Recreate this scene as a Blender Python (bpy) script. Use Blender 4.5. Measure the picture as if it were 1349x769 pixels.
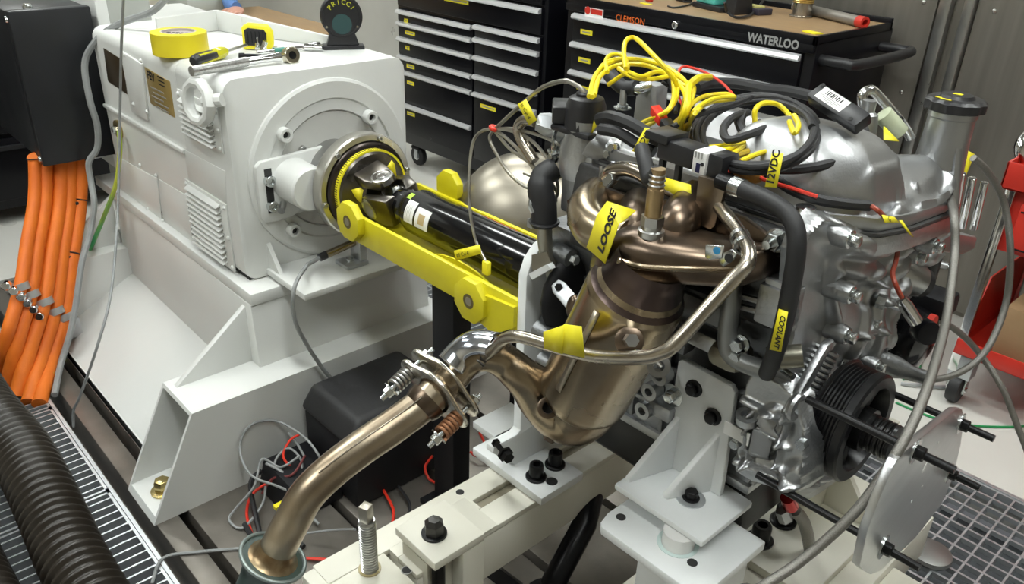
import bpy, bmesh, math, random
from mathutils import Vector, Matrix
random.seed(7)
for o in list(bpy.data.objects): bpy.data.objects.remove(o)
SC = bpy.context.scene
COL = SC.collection
# ------------------------------------------------------------------ camera
F_PX, CX, CY = 1070.9, 674.5, 384.5
YAW, PIT, ROL = math.radians(136.497), math.radians(27.073), math.radians(2.087)
CAM = Vector((0.0, 0.0, 1.30))
FWD = Vector((math.cos(YAW)*math.cos(PIT), math.sin(YAW)*math.cos(PIT), -math.sin(PIT)))
_r = Vector((math.sin(YAW), -math.cos(YAW), 0)); _u = _r.cross(FWD)
RIGHT = math.cos(ROL)*_r + math.sin(ROL)*_u
UP = -math.sin(ROL)*_r + math.cos(ROL)*_u
cd = bpy.data.cameras.new('camera'); co = bpy.data.objects.new('camera', cd); COL.objects.link(co)
cd.sensor_width = 36.0; cd.lens = F_PX/1349*36.0; cd.clip_start = 0.02; cd.clip_end = 60
m = Matrix.Identity(4)
for i, ax in enumerate((RIGHT, UP, -FWD)):
    for j in range(3): m[j][i] = ax[j]
m.translation = CAM
co.matrix_world = m
SC.camera = co
# ------------------------------------------------------------------ world, exposure
wd = bpy.data.worlds.new('room_air'); SC.world = wd; wd.use_nodes = True
wd.node_tree.nodes['Background'].inputs[0].default_value = (0.93, 0.96, 1.0, 1)
wd.node_tree.nodes['Background'].inputs[1].default_value = 0.1
vs = SC.view_settings
vs.view_transform = 'Standard'; vs.look = 'None'; vs.gamma = 1.0; vs.use_curve_mapping = False
vs.exposure = 0.30
LAMP = 25.0          # emission of the fluorescent diffusers

# ------------------------------------------------------------------ helpers
def pt(px, py, x=None, y=None, z=None, w=None):
    d = (px-CX)/F_PX*RIGHT - (py-CY)/F_PX*UP + FWD
    if w is not None: t = w
    elif x is not None: t = (x-CAM.x)/d.x
    elif y is not None: t = (y-CAM.y)/d.y
    else: t = (z-CAM.z)/d.z
    return CAM + d*t
V = Vector
WL = {}
def frame(d):
    d = V(d).normalized()
    a = V((0,0,1)) if abs(d.z) < .9 else V((1,0,0))
    u = a.cross(d).normalized(); v = d.cross(u)
    return d, u, v
def smoothpath(P, k=6, closed=False):
    P = [V(p) for p in P]; n = len(P); out = []
    if n < 3 and not closed: return P
    rng = n if closed else n-1
    for i in range(rng):
        if closed: a,b,c,d = P[(i-1)%n],P[i],P[(i+1)%n],P[(i+2)%n]
        else: a,b,c,d = P[max(i-1,0)],P[i],P[i+1],P[min(i+2,n-1)]
        for j in range(k):
            t=j/k
            out.append(.5*((2*b)+(c-a)*t+(2*a-5*b+4*c-d)*t*t+(3*b-a-3*c+d)*t**3))
    if not closed: out.append(P[-1])
    return out
class MB:
    def __init__(s): s.v=[]; s.f=[]
    def add(s, vs, fs):
        b=len(s.v); s.v += [V(p) for p in vs]; s.f += [[b+i for i in f] for f in fs]; return s
    def hexa(s, p): return s.add(p, [(0,3,2,1),(4,5,6,7),(0,1,5,4),(1,2,6,5),(2,3,7,6),(3,0,4,7)])
    def box(s, a, b):
        (x0,y0,z0),(x1,y1,z1)=a,b
        return s.hexa([(x0,y0,z0),(x1,y0,z0),(x1,y1,z0),(x0,y1,z0),(x0,y0,z1),(x1,y0,z1),(x1,y1,z1),(x0,y1,z1)])
    def obox(s, c, u, v, w):      # centre and three half-vectors
        c,u,v,w=V(c),V(u),V(v),V(w)
        return s.hexa([c-u-v-w,c+u-v-w,c+u+v-w,c-u+v-w,c-u-v+w,c+u-v+w,c+u+v+w,c-u+v+w])
    def prism(s, poly, vec):
        n=len(poly); P=[V(p) for p in poly]; vec=V(vec)
        return s.add(P+[p+vec for p in P], [list(range(n))[::-1], list(range(n,2*n))]+[(i,(i+1)%n,n+(i+1)%n,n+i) for i in range(n)])
    def loft(s, rings, cap=True, closed=True):
        n=len(rings[0]); vs=[p for r in rings for p in r]; fs=[]
        for k in range(len(rings)-1):
            for i in range(n if closed else n-1):
                j=(i+1)%n; fs.append((k*n+i,k*n+j,(k+1)*n+j,(k+1)*n+i))
        if cap and closed: fs += [list(range(n))[::-1], [(len(rings)-1)*n+i for i in range(n)]]
        return s.add(vs,fs)
    def tube(s, P, r, n=8, cap=True, closed=False):
        P=[V(p) for p in P]; m=len(P); R=r if isinstance(r,(list,tuple)) else [r]*m
        T=[]
        for i in range(m):
            a=P[(i-1)%m] if (closed or i>0) else P[i]; b=P[(i+1)%m] if (closed or i<m-1) else P[i]
            t=(b-a); T.append(t.normalized() if t.length>1e-9 else V((0,0,1)))
        _,u,_v=frame(T[0]); rings=[]
        for i in range(m):
            u=(u-T[i]*u.dot(T[i])); u=u.normalized() if u.length>1e-6 else frame(T[i])[1]
            v=T[i].cross(u)
            rings.append([P[i]+R[i]*(math.cos(2*math.pi*k/n)*u+math.sin(2*math.pi*k/n)*v) for k in range(n)])
        if closed:
            rings.append(rings[0]); return s.loft(rings,cap=False)
        return s.loft(rings,cap)
    def cyl(s, a, b, r, r2=None, n=16): return s.tube([a,b],[r,r if r2 is None else r2],n)
    def lathe(s, o, d, prof, n=24, cap=True):
        o=V(o); d,u,v=frame(d)
        return s.loft([[o+d*t+r*(math.cos(2*math.pi*k/n)*u+math.sin(2*math.pi*k/n)*v) for k in range(n)] for t,r in prof],cap)
    def ring(s, o, d, r0, r1, t, n=32):   # flat annulus with thickness t
        o=V(o); d,u,v=frame(d); rg=[]
        for (h,r) in ((0,r0),(0,r1),(t,r1),(t,r0)):
            rg.append([o+d*h+r*(math.cos(2*math.pi*k/n)*u+math.sin(2*math.pi*k/n)*v) for k in range(n)])
        rg.append(rg[0]); return s.loft(rg,cap=False)
    def ell(s, c, u, v, w, n=16, m=10):
        c,u,v,w=V(c),V(u),V(v),V(w); rg=[]
        for i in range(m+1):
            a=math.pi*i/m; a=min(max(a,.02),math.pi-.02)
            rg.append([c-w*math.cos(a)+math.sin(a)*(u*math.cos(2*math.pi*k/n)+v*math.sin(2*math.pi*k/n)) for k in range(n)])
        return s.loft(rg)
    def torus(s, c, d, R, r, n=32, m=8):
        c=V(c); d,u,v=frame(d)
        return s.tube([c+R*(math.cos(2*math.pi*k/n)*u+math.sin(2*math.pi*k/n)*v) for k in range(n)], r, m, closed=True)
    def hexbolt(s, p, d, r, h, washer=0):
        p=V(p); dn=V(d).normalized()
        if washer: s.lathe(p,dn,[(0,washer),(h*.2,washer)],20); p=p+dn*h*.2
        return s.lathe(p,dn,[(0,r),(h*.85,r),(h,r*.85)],6)
    def socket(s, p, d, r, h, n=16):
        return s.lathe(p,d,[(0,r),(h*.9,r),(h,r*.9),(h,r*.55),(h*.5,r*.5)],n)
    def build(s, name, mat, parent=None, bev=0, seg=2, ang=35, smooth=True, org=None):
        me=bpy.data.meshes.new(name); bm=bmesh.new()
        vv=[bm.verts.new(p) for p in s.v]
        for f in s.f:
            try: bm.faces.new([vv[i] for i in f])
            except ValueError: pass
        bmesh.ops.recalc_face_normals(bm, faces=bm.faces[:])
        if bev:
            es=[e for e in bm.edges if len(e.link_faces)==2 and e.calc_face_angle(0)>math.radians(40)]
            bmesh.ops.bevel(bm, geom=es, offset=bev, segments=seg, affect='EDGES', profile=.5, clamp_overlap=True)
        a=math.radians(ang)
        for e in bm.edges:
            e.smooth = not (len(e.link_faces)==2 and e.calc_face_angle(0)>a)
        for f in bm.faces: f.smooth=smooth
        if org is None:
            lo=V([min(v.co[i] for v in bm.verts) for i in range(3)]); hi=V([max(v.co[i] for v in bm.verts) for i in range(3)])
            org=V(((lo.x+hi.x)/2,(lo.y+hi.y)/2,lo.z))
        org=V(org)
        for v in bm.verts: v.co-=org
        bm.to_mesh(me); bm.free()
        if mat: me.materials.append(mat)
        o=bpy.data.objects.new(name,me); COL.objects.link(o)
        WL[o.name]=org
        if parent is not None:
            o.parent=parent; o.location=org-WL[parent.name]
        else: o.location=org
        return o
import numpy as np
def proj(p):
    d=V(p)-CAM; w=d.dot(FWD); return (CX+F_PX*d.dot(RIGHT)/w, CY-F_PX*d.dot(UP)/w)
def heightfield(poly, fn, world, res):
    # a cast surface: a grid clipped to a polygon, lifted by fn(u,v,edge distance)
    A=np.array(poly,float); B=np.roll(A,-1,0)
    lo,hi=A.min(0),A.max(0); nu=int((hi[0]-lo[0])/res)+2; nv=int((hi[1]-lo[1])/res)+2
    U,W=np.meshgrid(lo[0]-res*.5+res*np.arange(nu+1),lo[1]-res*.5+res*np.arange(nv+1),indexing='ij')
    Q=np.stack([U.ravel(),W.ravel()],1)
    ins=np.zeros(len(Q),bool); best=np.full(len(Q),1e9); near=Q.copy()
    for a,b in zip(A,B):
        c=(a[1]>Q[:,1])!=(b[1]>Q[:,1])
        xi=(b[0]-a[0])*(Q[:,1]-a[1])/((b[1]-a[1]) if abs(b[1]-a[1])>1e-12 else 1e-12)+a[0]
        ins^=c&(Q[:,0]<xi)
        ab=b-a; t=np.clip(((Q-a)@ab)/(ab@ab),0,1); pr=a+t[:,None]*ab; d=np.hypot(*(Q-pr).T)
        k=d<best; best[k]=d[k]; near[k]=pr[k]
    Q2=np.where(ins[:,None],Q,near); D=np.where(ins,best,0.0)
    H=fn(Q2[:,0],Q2[:,1],D)
    mb=MB(); idx={}; I=ins.reshape(nu+1,nv+1)
    for i in range(nu):
        for j in range(nv):
            if I[i,j] or I[i+1,j] or I[i,j+1] or I[i+1,j+1]:
                f=[]
                for (p,q) in ((i,j),(i+1,j),(i+1,j+1),(i,j+1)):
                    k=p*(nv+1)+q
                    if k not in idx: idx[k]=len(mb.v); mb.v.append(V(world(Q2[k,0],Q2[k,1],H[k])))
                    f.append(idx[k])
                mb.f.append(f)
    return mb
def sstep(a,b,x): t=np.clip((x-a)/(b-a),0,1); return t*t*(3-2*t)
def segd(x,y,a,b):
    a=np.array(a,float); b=np.array(b,float); ab=b-a
    t=np.clip(((x-a[0])*ab[0]+(y-a[1])*ab[1])/(ab@ab),0,1); return np.hypot(x-a[0]-t*ab[0],y-a[1]-t*ab[1])
def surf(px, py, lift=0.0):
    # point on the geometry built so far that lies behind this pixel
    dg=bpy.context.evaluated_depsgraph_get()
    d=((px-CX)/F_PX*RIGHT-(py-CY)/F_PX*UP+FWD).normalized()
    ok,loc,nr,_,_,_=SC.ray_cast(dg,CAM,d)
    if nr.dot(d)>0: nr=-nr
    return loc+nr*lift, nr
def tag(o, label, cat, group=None):
    o['label']=label; o['category']=cat
    if group: o['group']=group
    return o
def thing(name, label, cat, loc, group=None):
    o=bpy.data.objects.new(name,None); COL.objects.link(o); o.empty_display_size=.05
    o.location=V(loc); WL[o.name]=V(loc); return tag(o,label,cat,group)
def struct(o): o['kind']='structure'; return o
def shift(o, delta, parent=None, rec=True):     # a copy of an object and of its children, moved by delta
    c=o.copy(); COL.objects.link(c); WL[c.name]=WL[o.name]+V(delta)
    par=parent if parent is not None else o.parent
    c.parent=par; c.location=WL[c.name]-(WL[par.name] if par is not None else V((0,0,0)))
    if rec:
        for ch in [q for q in COL.objects if q.parent==o]: shift(ch, delta, c)
    return c
def text(body, size, o, xd, yd, mat, parent=None, name='lettering', th=.0006, align='LEFT', shear=0, sx=1.0, bold=0):
    cu=bpy.data.curves.new('txt','FONT'); cu.body=body; cu.size=size; cu.align_x=align; cu.extrude=0; cu.shear=shear
    cu.offset=bold
    cu.resolution_u=2
    to=bpy.data.objects.new('txt',cu); COL.objects.link(to)
    dg=bpy.context.evaluated_depsgraph_get(); dg.update()
    me=bpy.data.meshes.new_from_object(to.evaluated_get(dg))
    bpy.data.objects.remove(to); bpy.data.curves.remove(cu)
    xd=V(xd).normalized(); yd=V(yd).normalized(); nd=xd.cross(yd); o=V(o)
    for v in me.vertices: v.co=xd*v.co.x*sx+yd*v.co.y+nd*th
    ob=bpy.data.objects.new(name,me); COL.objects.link(ob); me.materials.clear(); me.materials.append(mat)
    WL[ob.name]=o
    if parent is not None: ob.parent=parent; ob.location=o-WL[parent.name]
    else: ob.location=o
    return ob
# ------------------------------------------------------------------ materials
MATS={}
def mat(name, c, rough=.5, metal=0, c2=None, ns=8, bump=0, bs=60, emit=0, trans=0, coat=0, stretch=None, rv=.08, spec=None, det=4):
    if name in MATS: return MATS[name]
    M=bpy.data.materials.new(name); M.use_nodes=True; nt=M.node_tree; N=nt.nodes; L=nt.links
    b=N['Principled BSDF']
    b.inputs['Roughness'].default_value=rough; b.inputs['Metallic'].default_value=metal
    if coat: b.inputs['Coat Weight'].default_value=coat; b.inputs['Coat Roughness'].default_value=.08
    if spec is not None: b.inputs['Specular IOR Level'].default_value=spec
    if trans: b.inputs['Transmission Weight'].default_value=trans
    if emit:
        b.inputs['Emission Color'].default_value=(*c,1); b.inputs['Emission Strength'].default_value=emit
    tc=N.new('ShaderNodeTexCoord'); mp=N.new('ShaderNodeMapping'); L.new(tc.outputs['Object'],mp.inputs[0])
    if stretch: mp.inputs['Scale'].default_value=stretch
    nz=N.new('ShaderNodeTexNoise'); nz.inputs['Scale'].default_value=ns; nz.inputs['Detail'].default_value=det
    L.new(mp.outputs[0],nz.inputs['Vector'])
    cr=N.new('ShaderNodeValToRGB'); cr.color_ramp.elements[0].position=.32; cr.color_ramp.elements[1].position=.68
    k=c2 if c2 else tuple(q*.9 for q in c)
    cr.color_ramp.elements[0].color=(*k,1); cr.color_ramp.elements[1].color=(*c,1)
    L.new(nz.outputs['Fac'],cr.inputs[0]); L.new(cr.outputs[0],b.inputs['Base Color'])
    mr=N.new('ShaderNodeMapRange'); mr.inputs[3].default_value=max(0,rough-rv); mr.inputs[4].default_value=min(1,rough+rv)
    L.new(nz.outputs['Fac'],mr.inputs[0]); L.new(mr.outputs[0],b.inputs['Roughness'])
    if bump:
        n2=N.new('ShaderNodeTexNoise'); n2.inputs['Scale'].default_value=bs; n2.inputs['Detail'].default_value=3
        L.new(mp.outputs[0],n2.inputs['Vector'])
        bp=N.new('ShaderNodeBump'); bp.inputs['Strength'].default_value=bump; bp.inputs['Distance'].default_value=.002
        L.new(n2.outputs['Fac'],bp.inputs['Height']); L.new(bp.outputs[0],b.inputs['Normal'])
    MATS[name]=M; return M
white = mat('white_enamel',(.70,.71,.69),.38,c2=(.66,.67,.65),ns=3,bump=.08,bs=150)
cream = mat('cream_enamel',(.74,.72,.63),.42,c2=(.68,.66,.57),ns=5,bump=.08,bs=120)
bwhite= mat('bright_white_paint',(.80,.82,.82),.4,c2=(.74,.76,.76),ns=9,bump=.1,bs=130)
blackg= mat('black_gloss_enamel',(.004,.004,.006),.3,rv=.04,spec=.28)
blackl= mat('black_lacquer',(.004,.004,.005),.14,rv=.02,spec=.6)
blackm= mat('black_matte',(.008,.008,.010),.55,spec=.3)
blackp= mat('black_plastic',(.016,.016,.018),.38,rv=.05)
rubber= mat('black_rubber',(.02,.02,.022),.55,c2=(.012,.012,.013),bump=.2,bs=90)
alu   = mat('cast_aluminium',(.54,.55,.56),.36,.95,c2=(.34,.35,.36),ns=14,bump=.35,bs=220,det=6)
aluf  = mat('smooth_cast_aluminium',(.46,.465,.47),.40,.95,c2=(.36,.365,.37),ns=7,bump=.15,bs=260)
alud  = mat('dull_dark_aluminium',(.36,.37,.38),.42,.9,c2=(.16,.165,.17),ns=10,bump=.5,bs=140,det=6)
alup  = mat('brushed_aluminium_plate',(.62,.63,.64),.34,.95,c2=(.54,.55,.56),ns=4,stretch=(1,1,12),bump=.1,bs=90)
steel = mat('bare_steel',(.55,.55,.54),.3,1,c2=(.42,.42,.41),ns=20)
chrome= mat('bright_chrome',(.8,.8,.8),.12,1)
zinc  = mat('zinc_plate',(.72,.74,.74),.25,1,c2=(.55,.58,.58),ns=30)
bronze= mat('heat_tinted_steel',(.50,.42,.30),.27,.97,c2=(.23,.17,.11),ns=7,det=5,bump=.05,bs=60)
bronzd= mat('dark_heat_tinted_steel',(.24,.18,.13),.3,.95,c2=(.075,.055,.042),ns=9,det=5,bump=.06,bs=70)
pipem = mat('gold_tinted_pipe',(.54,.47,.36),.33,.97,c2=(.30,.235,.165),ns=9,det=8,bump=.05,bs=40)
pipes = mat('stainless_tube',(.48,.44,.37),.26,1,c2=(.34,.30,.25),ns=12)
yellow= mat('yellow_enamel',(.72,.64,.015),.42,c2=(.60,.52,.01),ns=12,bump=.1)
ytape = mat('yellow_tape',(.90,.80,.03),.5,c2=(.84,.72,.02),ns=20)
ywire = mat('yellow_wire',(.82,.66,.01),.35,c2=(.74,.58,.01))
orange= mat('orange_sleeve',(.82,.19,.01),.6,c2=(.70,.14,.008),ns=14,bump=.4,bs=300)
graycb= mat('grey_cable',(.30,.31,.31),.45,c2=(.24,.25,.25),ns=30)
braid = mat('braided_steel_hose',(.30,.29,.265),.4,.8,c2=(.20,.19,.175),ns=900,bump=.5,bs=1200)
redp  = mat('red_enamel',(.62,.035,.02),.38,c2=(.52,.03,.018))
redw  = mat('red_wire',(.75,.04,.02),.4)
greenw= mat('green_wire',(.02,.28,.09),.4)
zincd = mat('galvanised_steel',(.60,.62,.64),.4,.7,c2=(.46,.48,.50),ns=18)
ink   = mat('black_ink',(.01,.01,.012),.6)
inkgrey = mat('grey_print',(.35,.35,.33),.6)
boltb = mat('black_oxide',(.014,.014,.015),.32,.5)
paper = mat('white_label',(.82,.82,.80),.6)
# ================================================================== ROOM
floorm= mat('pale_epoxy_floor',(.62,.61,.57),.3,c2=(.56,.55,.51),ns=2.5,bump=.05,bs=30)
bedm  = mat('worn_bedplate_steel',(.27,.245,.215),.42,.6,c2=(.17,.155,.135),ns=9,det=8,bump=.15)
trench= mat('grey_trench',(.11,.117,.125),.8)
wallm = mat('galvanised_wall_panel',(.25,.235,.205),.42,.55,c2=(.20,.185,.16),ns=5,stretch=(6,6,.35),bump=.06)
walls = mat('glare_steel_panel',(.72,.72,.70),.3,.5,c2=(.64,.64,.62),ns=3)  # bright reflection on the rear left steel wall put into its pale colour
beige = mat('beige_wall_paint',(.46,.42,.34),.6)
ceilm = mat('grey_ceiling',(.40,.40,.39),.8)
lampm = mat('fluorescent_diffuser',(.96,1.0,.97),.5,emit=LAMP)
fl=MB()
fl.box((-6.2,-3.2,-.1),(3.2,-.62,0))               # behind the camera
fl.box((-6.2,-.62,-.1),(-3.0,.30,0)); fl.box((1.0,-.62,-.1),(3.2,.30,0))
fl.box((-6.2,.38,-.1),(-3.02,1.44,0)); fl.box((1.02,.38,-.1),(3.2,1.44,0))
fl.box((-6.2,.30,-.1),(-3.0,.38,0)); fl.box((-6.2,1.44,-.1),(-2.7,1.965,0)); fl.box((.45,1.44,-.1),(3.2,1.965,0))
fl.box((-6.2,1.965,-.1),(3.2,2.95,0))
floor=struct(fl.build('floor',floorm,smooth=False,org=(0,0,0)))
struct(MB().box((-6.2,-.7,-.3),(3.2,2.0,-.16)).build('floor_trench',trench,smooth=False))
# bedplate: planed steel strips with T-slots between them
for y0,y1 in ((.375,.424),(.446,.70),(.72,.93),(.95,1.18),(1.20,1.43)):
    o=MB().box((-3.0,y0,-.12),(1.0,y1,0)).build('bedplate_strip',bedm,floor,bev=.003)
MB().box((-3.0,.37,-.14),(1.0,1.44,-.10)).build('bedplate_base',bedm,floor)
# floor joint lines on the pale floor at the right
for a,b in (((.2,1.97),(.2,2.9)),((-.9,1.97),(-.9,2.9))):
    MB().box((a[0]-.0015,a[1],-.001),(b[0]+.0015,b[1],.0006)).build('floor_joint',inkgrey,floor)
# walls
wb=struct(MB().box((-1.9,2.83,0),(3.2,2.95,3.0)).build('wall_back',wallm,smooth=False))
for x0,x1 in ((-1.88,-1.07),(-1.012,-.99),(-.95,.2),(.26,1.4),(1.46,3.1)):
    MB().box((x0,2.815,.02),(x1,2.83,2.95)).build('panel',wallm,wb,bev=.002)
galv=mat('bright_galvanised_channel',(.55,.55,.53),.3,.9,c2=(.42,.42,.40),ns=10)
for x0,x1 in ((-1.058,-1.022),(-.985,-.955)):
    MB().box((x0,2.795,.02),(x1,2.83,2.95)).build('channel',galv,wb,bev=.004)
rv=None
for z in (.70,.985,1.3,1.6):
    for x in (-1.112,-.90):
        if rv is None: rv=MB().lathe((x,2.815,z),(0,-1,0),[(0,.007),(.003,.006),(.005,.003)],10).build('rivet',galv,wb); r0=V((x,2.815,z))
        else: shift(rv,V((x,2.815,z))-r0,wb)
wl=struct(MB().box((-6.2,2.83,0),(-1.9,2.95,3.0)).build('wall_rear_left',walls,smooth=False))
wj=struct(MB().box((-6.2,-3.2,0),(-6.05,2.83,3.0)).build('wall_left',beige,smooth=False))
struct(MB().box((3.05,-3.2,0),(3.2,2.83,3.0)).build('wall_right',beige,smooth=False))
struct(MB().box((-6.05,-3.2,0),(3.05,-3.1,3.0)).build('wall_front',beige,smooth=False))
struct(MB().box((-6.2,-3.2,3.0),(3.2,2.95,3.1)).build('ceiling',ceilm,smooth=False))
# ceiling fluorescent fittings
FIT=[(-4.6,.9),(-3.0,1.95),(-2.9,-.3),(-1.35,.8),(-1.3,-1.5),(.3,2.0),(.25,.1)]
for i,(x,y) in enumerate(FIT):
    t=thing('ceiling_light','long white fluorescent ceiling fitting '+['above the black cabinet','above the drawer tool chest','left of the dynamometer','over the yellow shaft guard','over the left floor gratings','over the red tool cart','over the front of the engine'][i],'ceiling light',(x,y,2.93),'fluorescent fittings on the ceiling')
    MB().box((x-.62,y-.16,2.94),(x+.62,y+.16,3.0)).build('housing',ceilm,t)
    MB().box((x-.60,y-.14,2.925),(x+.60,y+.14,2.94)).build('diffuser',lampm,t)
# beige door and frame on the far left wall
d=struct(MB().box((-6.05,1.55,0),(-6.0,2.55,2.1)).build('door_1',mat('cream_door',(.62,.57,.47),.45),bev=.004))
MB().box((-6.0,1.62,1.0),(-5.985,2.48,1.95)).build('door_panel',mat('cream_door',(.6,.6,.6)),d,bev=.006)
for y in (1.50,2.56): struct(MB().box((-6.05,y-.03,0),(-5.97,y+.03,2.15)).build('trim_1',mat('brown_trim',(.10,.07,.055),.5)))

# ------------------------------------------------------------------ floor gratings
def grating(x0,x1,y0,y1,px_,py_,label,group,dz=.03):
    t=thing('floor_grating',label,'floor grating',((x0+x1)/2,(y0+y1)/2,-dz),group)
    g=.004
    MB().box((x0+g,y0,-dz),(x1-g,y0+.006,0)).build('edge_bar',zincd,t); MB().box((x0+g,y1-.006,-dz),(x1-g,y1,0)).build('edge_bar',zincd,t)
    MB().box((x0+g,y0,-dz),(x0+g+.006,y1,0)).build('edge_bar',zincd,t); MB().box((x1-g-.006,y0,-dz),(x1-g,y1,0)).build('edge_bar',zincd,t)
    nx=int(round((x1-x0)/px_)); ny=int(round((y1-y0)/py_))
    s=None
    for i in range(1,nx):
        x=x0+(x1-x0)*i/nx
        if s is None: s=MB().box((x-.0022,y0,-dz),(x+.0022,y1,-.0006)).build('bearing_bar',zincd,t); xs=x
        else: shift(s,(x-xs,0,0),t)
    s=None
    for i in range(1,ny):
        y=y0+(y1-y0)*i/ny
        if s is None: s=MB().box((x0+g,y-.003,-.012),(x1-g,y+.003,0)).build('cross_bar',zincd,t); ys=y
        else: shift(s,(0,y-ys,0),t)
    return t
lx=[-3.0,-2.55,-2.12,-1.69,-1.26,-.83]
where=['under the orange cables','beside the black hose, nearest the orange cables','beside the middle of the black hose','at the lower end of the black hose','in the bottom left corner']
for i in range(5):
    grating(lx[i],lx[i+1],-.0,.336,.0269,.084,'galvanised floor grating panel '+where[i],'gratings left of the test bed')
    grating(lx[i],lx[i+1],-.34,-.004,.0269,.084,'outer galvanised grating panel '+['furthest back at the left','second from the back at the left','level with the dynamometer foot','level with the green pipe','nearest the camera'][i],'outer row of gratings left of the test bed')
MB().box((-3.0,.337,-.05),(1.0,.345,.002)).build('grating_rim',zincd,floor)
for i,(a,b) in enumerate(((-2.7,-2.1),(-2.1,-1.5),(-1.5,-.9))):
    grating(a,b,1.45,1.955,.03,.10,'galvanised floor grating panel '+['behind the dynamometer','behind the yellow shaft guard','behind the engine'][i],'gratings along the back of the test bed')
for i,(a,b) in enumerate(((-.9,-.46),(-.46,.0),(.0,.45))):
    grating(a,b,1.45,1.955,.0385,.0385,'square mesh floor grating panel '+['right behind the engine front','beyond the aluminium plate with four rods','at the right edge of the picture'][i],'square mesh gratings at the right')
MB().box((-2.7,1.956,-.03),(.45,1.967,.003)).build('grating_rim',zincd,floor)
# black cabinet and plinth at far left behind the junction box
t=thing('equipment_cabinet','low black steel cabinet standing behind the junction box at the left','cabinet',(-3.9,.6,0))
MB().box((-4.25,-.6,.06),(-3.55,1.15,.95)).build('body',blackg,t,bev=.006)
for z in (.1,.36,.62):
    dd=MB().box((-3.55,-.57,z),(-3.535,1.12,z+.24)).build('drawer',blackg,t,bev=.003)
    MB().box((-3.535,-.5,z+.2),(-3.515,1.05,z+.215)).build('handle',blackp,dd)
for y in (-.5,1.05): 
    for x in (-4.15,-3.65): MB().cyl((x,y,0),(x,y,.06),.025).build('foot',blackm,t)

# ------------------------------------------------------------------ tool chests
barm=mat('aluminium_drawer_pull',(.82,.83,.84),.3,.6,c2=(.8,.81,.82),rv=.02)
def ycoat(px,py): return pt(px,py,y=2.265)
def caster(t,x,y,r=.05):
    c=MB().box((x-.03,y-.028,.085),(x+.03,y+.028,.10)).build('caster',blackm,t,bev=.003)
    MB().cyl((x-.004,y-.014,r),(x-.004,y+.014,r),r,n=24).build('wheel',rubber,c,bev=.006)
    MB().cyl((x-.004,y-.016,r),(x-.004,y+.016,r),r*.45,n=16).build('hub',zinc,c)
    MB().box((x-.012,y-.024,r-.012),(x+.012,y-.018,.09)).build('fork_arm',zincd,c); MB().box((x-.012,y+.018,r-.012),(x+.012,y+.024,.09)).build('fork_arm',zincd,c)
YF=2.265
t=thing('tool_chest','tall black tool chest with two columns of drawers beside the dynamometer','tool chest',(-2.75,2.5,0))
X0,X1=-3.235,-2.26
MB().box((X0,YF+.015,.115),(X1,YF+.5,1.35)).build('body',blackg,t,bev=.006)
for x in (X0+.07,X1-.07):
    for y in (YF+.07,YF+.43): caster(t,x,y)
def drawer(t,x0,x1,z0,z1,tags=(),pull=True,pz=None):
    d=MB().box((x0,YF,z0),(x1,YF+.016,z1)).build('drawer',blackg,t,bev=.003)
    z=z1-.012 if pz is None else pz
    if pull:
        MB().prism([(x0+.002,YF,z+.010),(x0+.002,YF-.014,z+.006),(x0+.002,YF-.018,z-.004),(x0+.002,YF-.012,z-.010),(x0+.002,YF,z-.008)],(x1-x0-.004,0,0)).build('handle',barm,d)
    for tx,tw,tz in tags:
        q=MB().box((tx,YF-.0012,tz),(tx+tw,YF,tz+.017)).build('label_tape',ytape,d)
        MB().box((tx+.01,YF-.0016,tz+.006),(tx+tw-.01,YF-.0012,tz+.011)).build('printing',inkgrey,q)
# drawer edges taken from the pulls seen in the photograph
XM=-2.675
def zz(px,py): return pt(px,py,y=YF).z
LZ=[zz(520,13.5),zz(520,28.7),zz(521,49),zz(522,72.6),zz(526,93),zz(530,137)]
tg={0:(.05,.03),1:(.055,.075),2:(.055,.03),3:(.06,.06),4:(.06,.055),5:(.055,.06)}
LB=LZ[1:]+[.165]
for i,(a,b) in enumerate(zip(LZ,LB)):
    dx,w=tg[i]; drawer(t,X0+.02,XM-.006,b+.012,a+.012,[(X0+.02+dx,w,a-.042 if i!=4 else a-.05)],pz=a)
RZ=[zz(636,37),zz(636,54),zz(636,78),zz(635,103),zz(634,126)]
RB=RZ[1:]+[.165]
for i,(a,b) in enumerate(zip(RZ,RB)):
    drawer(t,XM+.006,X1-.02,b+.012,a+.012,[(XM+.05,.10,a-.05)] if i==4 else (),pz=a)
za=max(LZ[0],RZ[0])+.02
drawer(t,X0+.02,X1-.02,za,za+.10,[(-2.87,.16,za+.058)],pz=za+.088)
drawer(t,X0+.02,X1-.02,za+.108,za+.25)
MB().box((-2.95,YF-.02,.20),(-2.949,YF-.019,.201)).build('speck',barm,t)

woodm=mat('brown_bench_top',(.36,.235,.12),.5,c2=(.29,.185,.095),ns=9,stretch=(1,6,1))
t=thing('tool_chest','wide black tool chest with wooden top and full-width drawers behind the engine','tool chest',(-1.65,2.5,0))
X0,X1=-2.16,-1.165
MB().box((X0,YF+.015,.115),(X1,YF+.5,.905)).build('body',blackg,t,bev=.006)
for x in (X0+.07,X1-.07):
    for y in (YF+.07,YF+.43): caster(t,x,y)
wt=MB().box((X0+.006,YF+.012,.905),(X1-.006,YF+.47,.918)).build('wooden_top',woodm,t)
MB().box((X0,YF,.895),(X1,YF+.012,.921)).box((X0,YF+.47,.895),(X1,YF+.485,.935)).box((X1-.012,YF,.895),(X1,YF+.485,.921)).box((X0,YF,.895),(X0+.012,YF+.485,.921)).build('top_trim',blackg,t,bev=.002)
CZ=[zz(754,20),zz(752,57),zz(751,94)]
ends=[.915-.02]+[c+.012 for c in CZ]
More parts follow.
